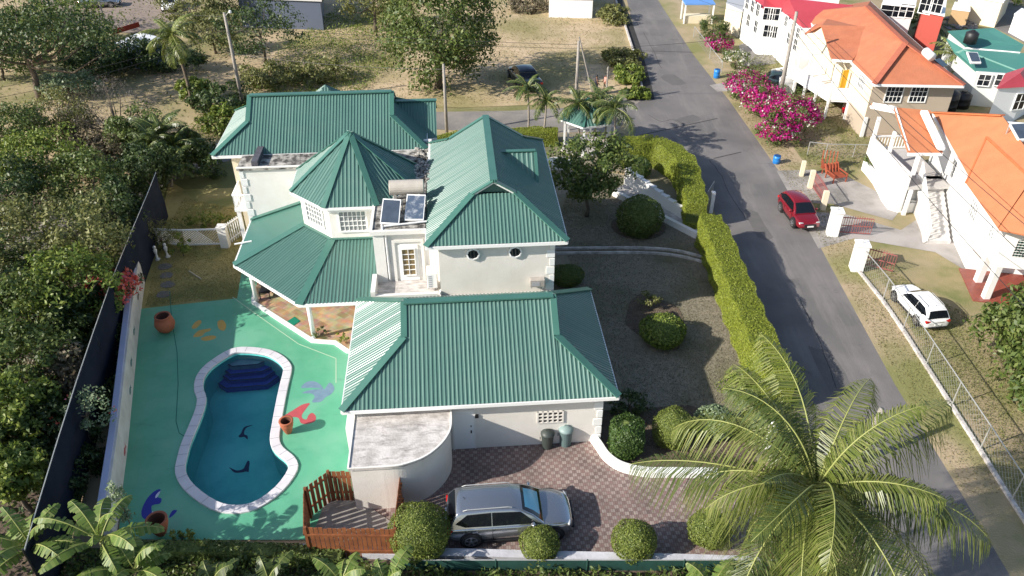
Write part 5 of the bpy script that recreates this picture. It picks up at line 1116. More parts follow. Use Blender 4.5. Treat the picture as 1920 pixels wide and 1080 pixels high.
for j in range(7): a=o_;b=o_+wp*2.1; m.beam((a.x+wd.x*.035,a.y+wd.y*.035,2.9+j*.16),(b.x+wd.x*.035,b.y+wd.y*.035,2.9+j*.16),.03,.03)
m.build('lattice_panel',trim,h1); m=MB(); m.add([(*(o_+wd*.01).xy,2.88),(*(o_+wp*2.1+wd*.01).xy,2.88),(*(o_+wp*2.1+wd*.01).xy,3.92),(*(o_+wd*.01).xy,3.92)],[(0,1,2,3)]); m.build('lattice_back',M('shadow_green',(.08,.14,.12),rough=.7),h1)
# balcony and porch roof
bw=M('balcony_white',(.76,.76,.75),(.70,.69,.67),1.5,.6)
PA=Vector(P(1633,256,2.95));PB=Vector(P(1706,326,2.95)); bd=(PB-PA).normalized(); bn=Vector((-bd.y,bd.x)); bn=bn if bn.x>0 else -bn
def slab(name,q0,q1,zt0,zt1,zb0,zb1,th,mat,par=h1):
    n_=(q1-q0).normalized(); n_=Vector((-n_.y,n_.x)); n_=n_ if n_.x>0 else -n_
    vs=[(*q0,zb0),(*q1,zb1),(*q1,zt1),(*q0,zt0)]; vs+=[(x+n_.x*th,y+n_.y*th,z) for x,y,z in vs]
    m=MB(); m.add(vs,[(0,1,2,3),(7,6,5,4),(0,4,5,1),(1,5,6,2),(2,6,7,3),(3,7,4,0)]); return m.build(name,mat,par)
slab('balcony_parapet',PA,PB,2.95,2.95,1.7,.35,.18,bw)
PF=PA+bn*3.2; railing(h1,[tuple(PA+bn*.2),tuple(PF)],2.05,2.9,step=.2)
m=MB(); m.prism([tuple(PA+bn*.18),tuple(PB+bn*.18),tuple(PB+bn*3),tuple(PF)],1.8,2.0); m.build('balcony_floor',M('balcony_floor_tile',(.5,.48,.46),(.42,.4,.38),2,.6),h1)
m=MB(); m.prism([tuple(PA+bn*.9+bd*.4),tuple(PB+bn*.9-bd*.5),tuple(PB+bn*3-bd*.5),tuple(PF+bd*.4)],0,1.79); m.build('lower_room_wall',bw,h1)
m=MB(); q0=PB+bn*1.2; m.beam((*(PB+bn*.3),.0),(*(PB+bn*.3),1.8),.22,.22,(1,0,0)); m.build('arch_column',bw,h1)
for q in (PA+bn*.12,PA.lerp(PB,.42)+bn*.1,PB+bn*.1,PB+bn*2.3): m=MB(); m.beam((*q,2.9),(*q,4.35),.2,.2,(1,0,0)); m.build('balcony_column',trim,h1)
pr_=roofpolys(h1,'porch_roof',[[(1676,201,5.3),(1703,286,4.3),(1768,286,4.3),(1745,207,5.3)],[(1633,194,5.2),(1676,201,5.3),(1680,207,5.2),(1635,198,5.1)]],orange)
m=MB(); a=Vector(P3(1731,212,5.32));b=Vector(P3(1764,282,4.5)); m.beam(a,b,.42,.22); m.beam(P3(1636,199,5.05),P3(1676,206,5.2),.08,.25); m.beam(P3(1677,205,5.15),P3(1703,287,4.15),.08,.22); m.build('white_upstand',trim,pr_)
# outside stair
sA=Vector(P3(1722,330,2.0));sB=Vector(P3(1736,455,.1)); sR=Vector(P(1782,455,.1)); sW=Vector((sR.x-sB.x,sR.y-sB.y,0)); n=13; stp=M('stair_concrete',(.60,.58,.56),(.48,.46,.44),2,.7)
for i in range(n):
    p=sA.lerp(sB,(i)/n);q=sA.lerp(sB,(i+1)/n); z=p.z; m=MB(); m.prism([tuple(p.xy),tuple(q.xy),tuple((q+sW).xy),tuple((p+sW).xy)],0,max(.12,z)); m.build('stair_step',stp,h1)
railing(h1,[tuple(sA),tuple(sB)],.10,.95,step=.26); m=MB(); m.beam(tuple(sA-Vector((.12,0,0))),tuple(sB-Vector((.12,0,0))),.14,.15); m.build('stair_string',bw,h1)
m=MB(); q_=sB+sW*1.25; m.beam((q_.x,q_.y,0),(q_.x,q_.y,1.7),.08,.9,(0,1,0)); 
# courtyard planter with white low walls
pl_=thing('white_planter','low white walled courtyard planter in front of the orange tiled house','planter',P(1660,370)); m=MB(); band(m,smoothloop([P(1618,318),P(1640,345),P(1668,392),P(1712,396)],3,False),.28,0,.7); m.build('planter_wall',trim,pl_)
m=MB(); m.prism([P(1625,318),P(1645,345),P(1668,388),P(1708,390),P(1690,350)],0,.1); m.build('planter_floor',M('ochre_floor',(.45,.27,.12),(.35,.2,.1),2,.7),pl_)
railing(pl_,[P(1668,393),P(1712,397)],.12,.75)
tree('potted_plant','bushy plant in the corner of the white courtyard planter','plant',P(1632,322),1.3,(.6,.6,.5),'md',.14,14,30,tr=.04)
s_=thing('roof_solar_panel','dark solar panel on a white frame at the ridge of the bright orange roof','solar panel',(30.5,44,5.5)); m=MB(); c=[Vector(P3(*q)) for q in ((1893,232,6.9),(1910,262,6.5),(1945,260,6.5),(1930,230,6.9))]; m.add([q for q in c]+[q-Vector((0,0,.12)) for q in c],[(0,1,2,3),(4,7,6,5),(0,4,5,1),(1,5,6,2),(2,6,7,3),(3,7,4,0)]); o=m.build('panel_frame',trim,s_); ce=sum(c,Vector())/4; m=MB(); m.poly([ce+(q-ce)*.9+Vector((0,0,.02)) for q in c]); m.build('panel_glass',pg1,o)
for q in (c[0],c[3]): m=MB(); m.beam((q.x,q.y,5.2),tuple(q),.06,.06,(1,0,0)); m.build('panel_leg',galv,s_)
# --- H2: salmon roof, cream walls, on posts
h2=thing('salmon_roofed_house','cream house on tall posts with a salmon shingle roof and white stair balcony','house',(27,60))
rp=[[(1500,22,4.5),(1640,157,4.5),(1698,81,6.4),(1625,12,6.4)],[(1640,157,4.5),(1808,160,4.5),(1698,81,6.4)],[(1808,160,4.5),(1632,2,4.5),(1625,12,6.4),(1698,81,6.4)],[(1500,22,4.5),(1625,12,6.4),(1632,2,4.5)]]
ro=roofpolys(h2,'main_roof',rp,salmon); m=MB()
for a,b in (((1640,157,4.55),(1698,81,6.45)),((1808,160,4.55),(1698,81,6.45)),((1625,12,6.42),(1698,81,6.42))): m.beam(P3(*a),P3(*b),.4,.08)
m.build('hip_tiles',M('hip_shingle',(.40,.12,.07),(.34,.10,.055),2,.85),ro)
roofpolys(h2,'porch_roof',[[(1539,47,5.7),(1560,110,4.62),(1598,113,4.62),(1649,50,5.95)],[(1539,47,5.7),(1508,63,4.6),(1560,20,4.6),(1649,50,5.95)]],salmon)
def inset(ps,k=.93): c=sum((Vector(p) for p in ps),Vector((0,0)))/len(ps); return [tuple(c+(Vector(p)-c)*k) for p in ps]
fp=inset([P(1500,22,4.5),P(1640,157,4.5),P(1808,160,4.5),P(1632,2,4.5)])
m=MB(); m.prism(fp,1.55,4.42); m.build('wall',cream,h2)
fp2=inset(fp,.72); m=MB(); m.prism([fp[1],fp[2],tuple(Vector(fp[2]).lerp(Vector(fp[3]),.35)),tuple(Vector(fp[1]).lerp(Vector(fp[0]),.25))],0,1.55); m.build('lower_wall',beige,h2)
m=MB(); a,b=Vector(fp[1]),Vector(fp[2]); d=(b-a).normalized(); nn=Vector((d.y,-d.x))*.02; m.add([(*(a+nn),.3),(*(b+nn),.3),(*(b+nn),4.4),(*(a+nn),4.4)],[(0,1,2,3)]); m.build('shaded_wall_face',beige,h2).modifiers.new('t','SOLIDIFY').thickness=.01  # duller grazing-lit tone of the near side put into colour, over the cream
for px in (1676,1722): wwin(h2,tuple(a+nn),tuple(b+nn),px,176,1.15,1.2,4,3,pane=glass)
gA,gB=fp[0],fp[1]
for px,py in ((1617,152),(1520,62)): wwin(h2,gA,gB,px,py,1.2,1.2,4,3)
# porch gable wall, balcony, posts
gw=[P(1512,68,4.5),P(1560,112,4.5),P(1598,115,4.5),P(1580,70,4.5)]; gw=[(x,y) for x,y in gw]
m=MB(); g0,g1=Vector(gw[0]),Vector(gw[1]); gt=Vector(P3(1541,52,5.6)); m.add([(*g0,4.3),(*g1,4.3),tuple(gt)],[(0,1,2)]); m.build('porch_gable',cream,h2).modifiers.new('t','SOLIDIFY').thickness=.08
bl_=[P(1488,128,2.35),P(1556,170,2.35),P(1594,172,2.35),P(1604,150,2.35),P(1545,90,2.35)]
m=MB(); m.prism(bl_,1.45,1.62); m.build('balcony_floor',trim,h2); railing(h2,bl_[:3],1.62,2.5,step=.2,solid=True)
for px,py in ((1493,133),(1512,143),(1532,157),(1556,170),(1594,172)):
    q=P(px,py,2.35); m=MB(); m.beam((*q,0),(*q,4.5 if px>1500 else 3.9),.16,.16,(1,0,0)); m.build('post',trim,h2)
for q in (fp[1],tuple(Vector(fp[0]).lerp(Vector(fp[1]),.6)),tuple(Vector(fp[0]).lerp(Vector(fp[1]),.3))): m=MB(); m.beam((*q,0),(*q,1.6),.25,.25,(1,0,0)); m.build('post',trim,h2)
m=MB(); m.prism([tuple(Vector(p)+Vector((.8,0))) for p in bl_],1.62,4.2) if False else m.beam((*P(1575,160,2.4),1.62),(*P(1590,158,2.4),1.62),.06,2.0); m.build('yellow_curtain',M('yellow_cloth',(.75,.42,.03),rough=.9),h2)
sA=Vector((*bl_[0],1.55));sB=Vector((*P(1450,150),.0)); 
for i in range(8): p=sA.lerp(sB,i/8);q=sA.lerp(sB,(i+1)/8); m=MB(); m.beam((p.x,p.y+.0,0),(q.x,q.y,0),1.1,max(.12,p.z)); m.build('stair_step',trim,h2)
railing(h2,[tuple(sA),tuple(sB)],.12,.95,step=.2)
s_=thing('roof_water_heater','white cylinder solar heater lying on the salmon roof ridge','solar heater',(*P(1745,103,6.2),5.6)); m=MB(); m.tube([P3(1735,96,6.3),P3(1748,108,6.1)],.32,12); m.build('tank',trim,s_,smooth=True); m=MB(); c=[P3(1752,112,5.7),P3(1768,125,5.4),P3(1778,122,5.3),P3(1762,109,5.6)]; m.poly(c); m.build('solar_panel',glass,s_).modifiers.new('t','SOLIDIFY').thickness=.06
for k,(px,py,r_,h_) in enumerate(((1767,205,1.0,1.5),(1799,200,.7,1.1))):
    q=P(px,py); t=thing('water_tank',['larger black water tank behind the ridge of the bright orange roof','smaller black water tank right of the larger one behind the orange roof'][k],'water tank',(*q,0),0,'black water tanks')
    m=MB(); m.lathe([(r_,0),(r_,h_*.3),(r_*1.03,h_*.32),(r_,h_*.36),(r_,h_*.7),(r_*1.03,h_*.72),(r_,h_*.76),(r_,h_),(r_*.6,h_*1.15),(.2,h_*1.2)],(*q,0),20); m.build('tank_body',black,t,smooth=True); m=MB(); m.lathe([(.22,h_*1.18),(.22,h_*1.26),(.02,h_*1.28)],(*q,0),12); m.build('lid',black,t)
# --- H3: red roof
h3=thing('red_roofed_house','white house with a crimson metal roof and stacked verandas at the top of the road','house',(25,72))
roofpolys(h3,'main_roof',[[(1392,-14,4.2),(1430,16,4.2),(1461,17,4.2),(1478,-4,5.6),(1440,-40,5.6)],[(1461,17,4.2),(1505,52,4.2),(1560,52,4.2),(1600,10,5.6),(1478,-4,5.6)]],redroof)
f3=[P(1395,-8,4.2),P(1430,20,4.2),P(1463,22,4.2),P(1503,57,4.2),P(1560,57,4.2),P(1560,-40,4.2)]; m=MB(); m.prism(inset(f3,.95),0,4.1); m.build('wall',trim,h3)
v3=[P(1397,0,3.6),P(1430,30,3.6),P(1461,32,3.6)]; m=MB()
for z in (2.05,): m.prism(v3+[P(1470,10,3.6)],z-.12,z); m.build('veranda_floor',trim,h3); railing(h3,v3,2.05,2.8,step=.25)
for i,(a,b) in enumerate(zip(v3,v3[1:])):
    for t_ in (0,.5,1): q=Vector(a).lerp(Vector(b),t_); m=MB(); m.beam((*q,0),(*q,4.1),.12,.12,(1,0,0)); m.build('veranda_post',trim,h3)
for px,py in ((1475,40),(1487,55),(1497,62)): wwin(h3,tuple(Vector(inset(f3,.95)[2])),tuple(Vector(inset(f3,.95)[3])),px,py,.7,.9,2,2,pane=glass)
i3=inset(f3,.95)
for e_,px,py in ((0,1402,6),(0,1412,12),(0,1422,19),(1,1440,26),(1,1453,27),(0,1404,38),(0,1418,50),(1,1440,58),(1,1453,60)): wwin(h3,i3[e_],i3[e_+1],px,py,.8,1.1,2,2,pane=glass)
for px,py in ((1480,72),(1492,84)): wwin(h3,i3[2],i3[3],px,py,.8,1.0,2,2,pane=glass)
m=MB(); m.beam(P3(1548,4,5.2),P3(1572,6,5.2),.7,.5); tag(m.build('roof_water_heater',trim),'white box heater on the crimson roof just above the salmon roof','solar heater')
# --- H4 teal roofs
h4=thing('teal_roofed_house','low house with teal green metal roofs, a black tank and a blue solar panel','house',(40,66))
roofpolys(h4,'upper_roof',[[(1777,58,4.6),(1812,88,3.7),(1913,97,3.7),(1920,84,3.9),(1863,52,4.6)]],tealroof); roofpolys(h4,'lower_roof',[[(1775,72,3.6),(1807,92,3.6),(1925,100,3.6),(1930,140,2.9),(1830,133,2.9),(1790,98,3.2)]],tealroof)
m=MB(); m.prism(inset([P(1790,98,3),P(1832,133,3),P(1935,142,3),P(1925,100,3)],.92),0,2.9); m.prism(inset([P(1777,60,3.7),P(1812,90,3.7),P(1915,98,3.7),P(1870,60,3.7)],.95),0,3.6); m.build('wall',M('pale_grey_wall',(.6,.62,.6),rough=.7),h4)
w4=[Vector(P(1832,135,2.9)),Vector(P(1932,143,2.9))]
for px in (1845,1878,1900): wwin(h4,tuple(w4[0]),tuple(w4[1]),px,150,.9,.9,2,2,pane=glass)
q=P(1820,74,4.4); t=thing('water_tank','small black water tank standing on the teal roof','water tank',(*q,4.1),0,'black water tanks'); m=MB(); m.lathe([(.52,0),(.52,.85),(.3,1.0),(.1,1.02)],(*q,4.1),16); m.v=[(x,y,z) for x,y,z in m.v]; m.build('tank_body',black,t,smooth=True); m=MB(); m.lathe([(.15,5.11),(.15,5.2),(.02,5.22)],(*q,0),10); m.build('lid',black,t)
t=thing('roof_solar_panel','blue solar panel in a white frame on the lower teal roof','solar panel',P3(1830,107,3.6)); m=MB(); c=[P3(1812,97,3.9),P3(1820,118,3.5),P3(1840,118,3.5),P3(1833,98,3.9)]; m.poly(c); o=m.build('panel_frame',trim,t); o.modifiers.new('t','SOLIDIFY').thickness=.1; ce=sum((Vector(p) for p in c),Vector())/4; m=MB(); m.poly([ce+(Vector(p)-ce)*.8+Vector((0,0,.06)) for p in c]); m.build('panel_glass',pg1,o)
# --- others
def simple_house(name,label,cat,foot,z,wall,roof,rh=.0,over=.3,group=None,wins=(),parapet=False):
    fp=PL(foot,z); c=sum((Vector(p) for p in fp),Vector((0,0)))/len(fp); t=thing(name,label,cat,tuple(c),0,group); m=MB(); m.prism(fp,0,z); m.build('wall',wall,t)
    if rh:
        ou=[tuple(c+(Vector(p)-c)*(1+over/ (Vector(p)-c).length)) for p in fp]; m=MB(); n=len(ou)
        if n==4:
            r0=(Vector(ou[0])+Vector(ou[1]))/2; r1=(Vector(ou[2])+Vector(ou[3]))/2; r0_=r0.lerp(r1,.25); r1_=r1.lerp(r0,.25)
            v=[(*p,z) for p in ou]+[(*r0_,z+rh),(*r1_,z+rh)]; m.add(v,[(0,1,4),(1,2,5,4),(2,3,5),(3,0,4,5),(3,2,1,0)])
        else: m.add([(*p,z) for p in ou]+[(*c,z+rh)],[(i,(i+1)%n,n) for i in range(n)])
        m.build('roof',roof,t)
    else: m=MB(); m.prism([tuple(c+(Vector(p)-c)*1.04) for p in fp],z,z+.15); m.build('roof',roof,t)
    for (i,px,py,w_,hh) in wins: wwin(t,fp[i],fp[(i+1)%len(fp)],px,py,w_,hh,2,2,pane=glass)
    return t
simple_house('modern_house','flat roofed white and grey two storey house above the salmon roof','house',[(1655,8),(1715,14),(1722,-25),(1665,-30)],4.2,M('light_grey_wall',(.62,.62,.62),rough=.7),trim,wins=((0,1675,20,2.2,1.1),(0,1700,20,1.2,1.2)))
simple_house('red_tower_house','narrow brick red block with white framed windows at the top right','house',[(1730,22),(1770,30),(1776,-15),(1738,-20)],4.6,M('brick_red_wall',(.42,.07,.05),rough=.7),trim,wins=((0,1737,8,1,1.6),(0,1757,8,1,1.6)))
simple_house('timber_shed','tan timber shed behind the rubble yard at the top right','shed',[(1785,18),(1818,22),(1818,10),(1790,6)],1.6,M('tan_timber',(.5,.33,.17),rough=.8),trim)
simple_house('white_house','white house with a crimson roof at the right edge beyond the black tanks','house',[(1872,165),(1925,160),(1960,140),(1890,140)],3.0,M('bright_white_wall3',(.85,.85,.85),rough=.6),redroof,rh=.9,wins=((0,1912,190,1.0,1.3),))
simple_house('white_hut','small white walled hut at the far right edge beside the street','hut',[(1902,28),(1935,45),(1950,30),(1915,18)],1.8,trim,trim)
simple_house('cream_house','cream flat fronted house beyond the far street','house',[(1800,-10),(1880,5),(1900,-20),(1820,-35)],2.6,cream,trim)
simple_house('white_bungalow','white walled bungalow half cut by the top edge beyond the dry lot','house',[(1030,-6),(1112,-4),(1112,-40),(1030,-40)],2.2,trim,redroof,rh=.8)
simple_house('metal_clad_building','pale building with dark metal cladding at the top edge left of the big tree','building',[(445,-4),(600,2),(600,-45),(440,-45)],3.0,M('dark_cladding',(.10,.12,.17),rough=.5),M('pale_roof',(.6,.58,.56),rough=.8))
simple_house('yellow_house','pale yellow lower house behind the palms left of the red roof','house',[(1362,8),(1392,22),(1400,-10),(1370,-20)],2.6,cream,gray)
t=simple_house('white_roofed_shed','shed with a bright white roof and blue grey walls among the upper left trees','shed',[(222,80),(262,88),(300,72),(262,62)],2.2,M('blue_grey_wall',(.16,.22,.32),rough=.6),M('white_sheet_roof',(.85,.86,.88),rough=.5),rh=.35,over=.35)
m=MB(); m.beam(P3(210,66,.6),P3(262,50,.6),.06,.5); tag(m.build('red_rail_fence',redp),'low red fence panel behind the white roofed shed','fence')
rg=np.random.default_rng(9); m=MB()
for k in range(160):
    q=P(rg.uniform(1775,1830),rg.uniform(32,56)); r_=rg.uniform(.1,.4); m.lathe([(r_*.7,0),(r_,r_*.4),(.02,r_*.8)],(*q,0),5)
o=m.build('rubble',M('rubble_grey',(.12,.12,.13),(.2,.19,.19),2,.9)); o['kind']='stuff'; o['label']='grey rubble heap beside the brick red block'
# blue stall at road top
t=thing('blue_canopy_stall','blue canopy stall with white posts at the top of the road','stall',P(1305,40)); q=P(1305,40); m=MB(); m.box((q[0]-1.6,q[1]-1,2.0),(q[0]+1.6,q[1]+1,2.15)); m.build('canopy',M('blue_canvas',(.12,.28,.62),rough=.8),t)
for a,b in ((-1,-1),(1,-1),(-1,1),(1,1)): m=MB(); m.box((q[0]+a*1.5-.07,q[1]+b*.9-.07,0),(q[0]+a*1.5+.07,q[1]+b*.9+.07,2.0)); m.build('post',trim,t)
m=MB(); m.box((q[0]-1.4,q[1]-.8,0),(q[0]+1.4,q[1]+.2,.8)); m.build('counter',cream,t)
# ---------------- gate pillars, gates, wire fence
def pillar(label,px,py,h,w,capd=True):
    q=P(px,py); t=thing('gate_pillar',label,'pillar',q,0,'white pillars along the road'); m=MB(); a=R(-8); 
    c=[(q[0]+w/2*(x*math.cos(a)-y*math.sin(a)),q[1]+w/2*(x*math.sin(a)+y*math.cos(a))) for x,y in ((-1,-1),(1,-1),(1,1),(-1,1))]
    m.prism(c,0,h); m.build('shaft',trim if w>.45 else cream,t); 
    if capd: m=MB(); m.prism([(q[0]+(x-q[0])*1.18,q[1]+(y-q[1])*1.18) for x,y in c],h,h+.09); m.build('cap',trim,t); m=MB(); m.tube([(*q,h+.09),(*q,h+.35)],.025,6); m.build('spike',galv,t)
    return t
pillar('broad white gate pillar nearest the white parked car',1604,505,1.72,.66)
pillar('broad white gate pillar just right of the red hatchback bonnet',1559,440,1.68,.62)
pillar('slim cream pillar behind the red hatchback roof',1542,393,1.35,.32,False)
pillar('slim cream pillar second from the blue drum',1518,352,1.3,.30,False)
pillar('slim cream pillar nearest the blue drum by the magenta flowers',1502,330,1.15,.26,False)
pinkm=M('dusty_red_iron',(.30,.10,.09),rough=.6)
for k,(a,b,lb) in enumerate(((( 1568,438),(1630,442),'dusty red iron gate standing open behind the pillar by the red hatchback'),((1618,498),(1672,512),'dusty red iron gate standing open behind the pillar nearest the white car'),((1522,352),(1546,388),'dusty red iron gate between the two slim cream pillars'))):
    A=Vector(P(*a));B=Vector(P(*b)); t=thing('iron_gate',lb,'gate',tuple(A),0,'dusty red iron gates'); 
    n=int((B-A).length/.14); m=MB()
    for i in range(n+1): q=A.lerp(B,i/n); m.beam((*q,.12),(*q,1.15+.2*math.sin(math.pi*i/n)),.025,.025,(1,0,0))
    m.build('bars',pinkm,t); m=MB()
    for z in (.12,.6,1.15): m.beam((*A,z),(*B,z),.04,.05)
    m.build('rails',pinkm,t)
def wirefence(label,pts,h,kerb=True,z=0):
    t=thing('wire_fence',label,'fence',pts[0]); m=MB(); 
    for q in pts: m=MB(); m.tube([(*q,0),(*q,h)],.03,6); m.build('post',galv,t)
    m=MB(); m.tube([(*q,h) for q in pts],.028,6); m.build('top_rail',galv,t); m=MB()
    for a,b in zip(pts,pts[1:]):
        a,b=Vector(a),Vector(b); L_=(b-a).length; n=int(L_/.30)
        for i in range(-int(h/.30),n+1):
            for sg in (1,-1):
                x0=i*.30; x1=x0+h; z0,z1=.05,h
                if x0<0: z0=.05-x0; x0=0
                if x1>L_: z1=h-(x1-L_); x1=L_
                if z1<=z0: continue
                p=a.lerp(b,x0/L_);q=a.lerp(b,x1/L_)
                if sg<0: p,q=a.lerp(b,1-x0/L_),a.lerp(b,1-x1/L_)
                m.beam((*p,z0),(*q,z1),.006,.006)
    m.build('wire_mesh',galv,t)
    if kerb: m=MB(); band(m,pts,.16,0,.14); m.build('kerb',concrete,t)
    return t
wirefence('long wire mesh fence on a low kerb from the white pillar past the white car',[P(x,y) for x,y in ((1608,508),(1654,565),(1692,620),(1735,687),(1783,762),(1836,845),(1895,940),(1960,1040))],1.5)
wirefence('short wire mesh fence crossing the yard behind the red chairs',[P(1513,292),P(1546,296),P(1598,297),P(1632,298)],1.1,False)
wirefence('wire mesh fence along the verge beside the magenta hedge',[P(1300,70),P(1330,110),P(1352,138)],1.1,False)
for k,(px,py) in enumerate(((1553,322),(1566,338))):
    q=P(px,py); t=thing('wooden_garden_chair',['red brown slatted garden chair farther from the road gate','red brown slatted garden chair nearer the road gate'][k],'chair',q,R(-15+30*k),'red brown garden chairs',world=False)
    m=MB()
    for i in range(6): m.box((-.55,-.45+i*.15,.40),(.55,-.34+i*.15,.44))
    m.build('seat',M('red_brown_slats',(.36,.08,.035),(.28,.06,.03),3,.6),t); m=MB()
    for i in range(5): m.beam((-.55+i*.24,.45,.44),(-.55+i*.24,.75,1.3 if k==0 else 1.0),.2,.04,(1,0,0))
    m.build('backrest',bpy.data.materials['red_brown_slats'],t)
    for a in (-.5,.5):
        m=MB(); m.beam((a,-.42,0),(a,-.42,.62),.07,.07,(1,0,0)); m.build('leg',bpy.data.materials['red_brown_slats'],t); m=MB(); m.beam((a,.5,0),(a,.5,.62),.07,.07,(1,0,0)); m.build('leg',bpy.data.materials['red_brown_slats'],t); m=MB(); m.box((a-.06,-.48,.62),(a+.06,.6,.66)); m.build('armrest',bpy.data.materials['red_brown_slats'],t)
# ---------------- poles and wires
def pole(label,px,py,h,r=.13,lean=(0,0),arm=False,mat=polew):
    q=P(px,py); t=thing('utility_pole',label,'utility pole',q,0,'wooden utility poles'); m=MB(); m.tube([(*q,0),(q[0]+lean[0]*.5,q[1]+lean[1]*.5,h*.5),(q[0]+lean[0],q[1]+lean[1],h)],[r,r*.85,r*.65],9); m.build('shaft',mat,t,smooth=True)
    tp=(q[0]+lean[0],q[1]+lean[1])
    m=MB()
    for z in (h-.25,h-.6,h-.95): m.tube([(tp[0]-.12,tp[1],z),(tp[0]+.12,tp[1],z)],.035,6)
    m.build('insulator',galv,t)
    if arm: m=MB(); m.tube([(*tp,h-.3),(tp[0]+.5,tp[1]-.3,h+.15)],.03,6); l_=m.build('lamp_arm',galv,t); m=MB(); m.lathe([(.02,-.12),(.12,-.05),(.1,.1),(.02,.14)],(tp[0]+.6,tp[1]-.35,h+.15),8); m.build('lamp_head',trim,l_)
    return (tp[0],tp[1],h)
pA=pole('tall utility pole with a street lamp left of the rear roof',457,205,7.9,.16,arm=True)
pB=pole('utility pole rising behind the gap between the rear roof and the wing',838,252,5.6,.14)
pC=pole('utility pole behind the palms beside the dry lot',1079,205,5.7,.15)
pD=pole('tall grey utility pole standing in the magenta bougainvillea',1457,206,8.0,.18)
pE=pole('thin distant pole beside the white roofed shed',205,70,3.6,.10)
pF=pole('short stub pole rising among the coconut palm fronds',1612,865,2.9,.17,lean=(.25,.2))
m=MB(); q=P(1110,172); m.tube([(*q,0),(q[0]-1.3,q[1]+.6,4.6)],.06,7); tag(m.build('leaning_pole',polew),'thin leaning pole held beside the two people','pole')
m=MB(); q=P(1136,188); m.tube([(*q,0),(*q,2.9)],.07,7); tag(m.build('fence_post',polew),'short pale post right of the person in the pink shirt','post')
def wire(label,a,b,sag=.5,r=.016,n=14):
    a,b=Vector(a),Vector(b); m=MB(); m.tube([a.lerp(b,i/n)-Vector((0,0,sag*4*(i/n)*(1-i/n))) for i in range(n+1)],r,4); tag(m.build('overhead_wire',wirem),label,'wire','overhead wires')
up=lambda p,dz:(p[0],p[1],p[2]-dz)
wire('upper wire from the lamp pole across to the pole behind the palms',up(pA,1.0),up(pC,.3),.2); wire('lower wire from the lamp pole across to the pole behind the palms',up(pA,1.3),up(pC,.6),.25)
wire('upper wire running left from the lamp pole over the trees',up(pA,1.2),P3(-40,170,5.5),.5); wire('lower wire running left from the lamp pole over the trees',up(pA,1.5),P3(-40,190,5.2),.5)
wire('upper wire passing the thin distant pole at the left',pE,P3(-60,120,3.5),.3); wire('wire from the thin distant pole to the lamp pole top',pE,up(pA,.3),.3)
wire('wire from the pole at the rear roof gap to the pole behind the palms',up(pB,.4),up(pC,2.4),.2); wire('wire from the rear roof gap pole up to the lamp pole',up(pB,.4),up(pA,3.2),.3)
wire('wire over the road between the palms pole and the bougainvillea pole',up(pC,.6),up(pD,1.4),.3)
wire('upper wire leading up the road from the bougainvillea pole',up(pD,.3),P3(1275,-30,6.5),.4); wire('lower wire leading up the road from the bougainvillea pole',up(pD,.8),P3(1262,-20,6),.4)
wire('upper wire leading down the road over the white parked car',up(pD,.3),(25.5,16,7),.7); wire('middle wire leading down the road past the white parked car',up(pD,.7),(23.9,16,6.5),.7); wire('lowest wire leading down the road beside the wire fence',up(pD,1.3),(22.3,16,5.5),.7)
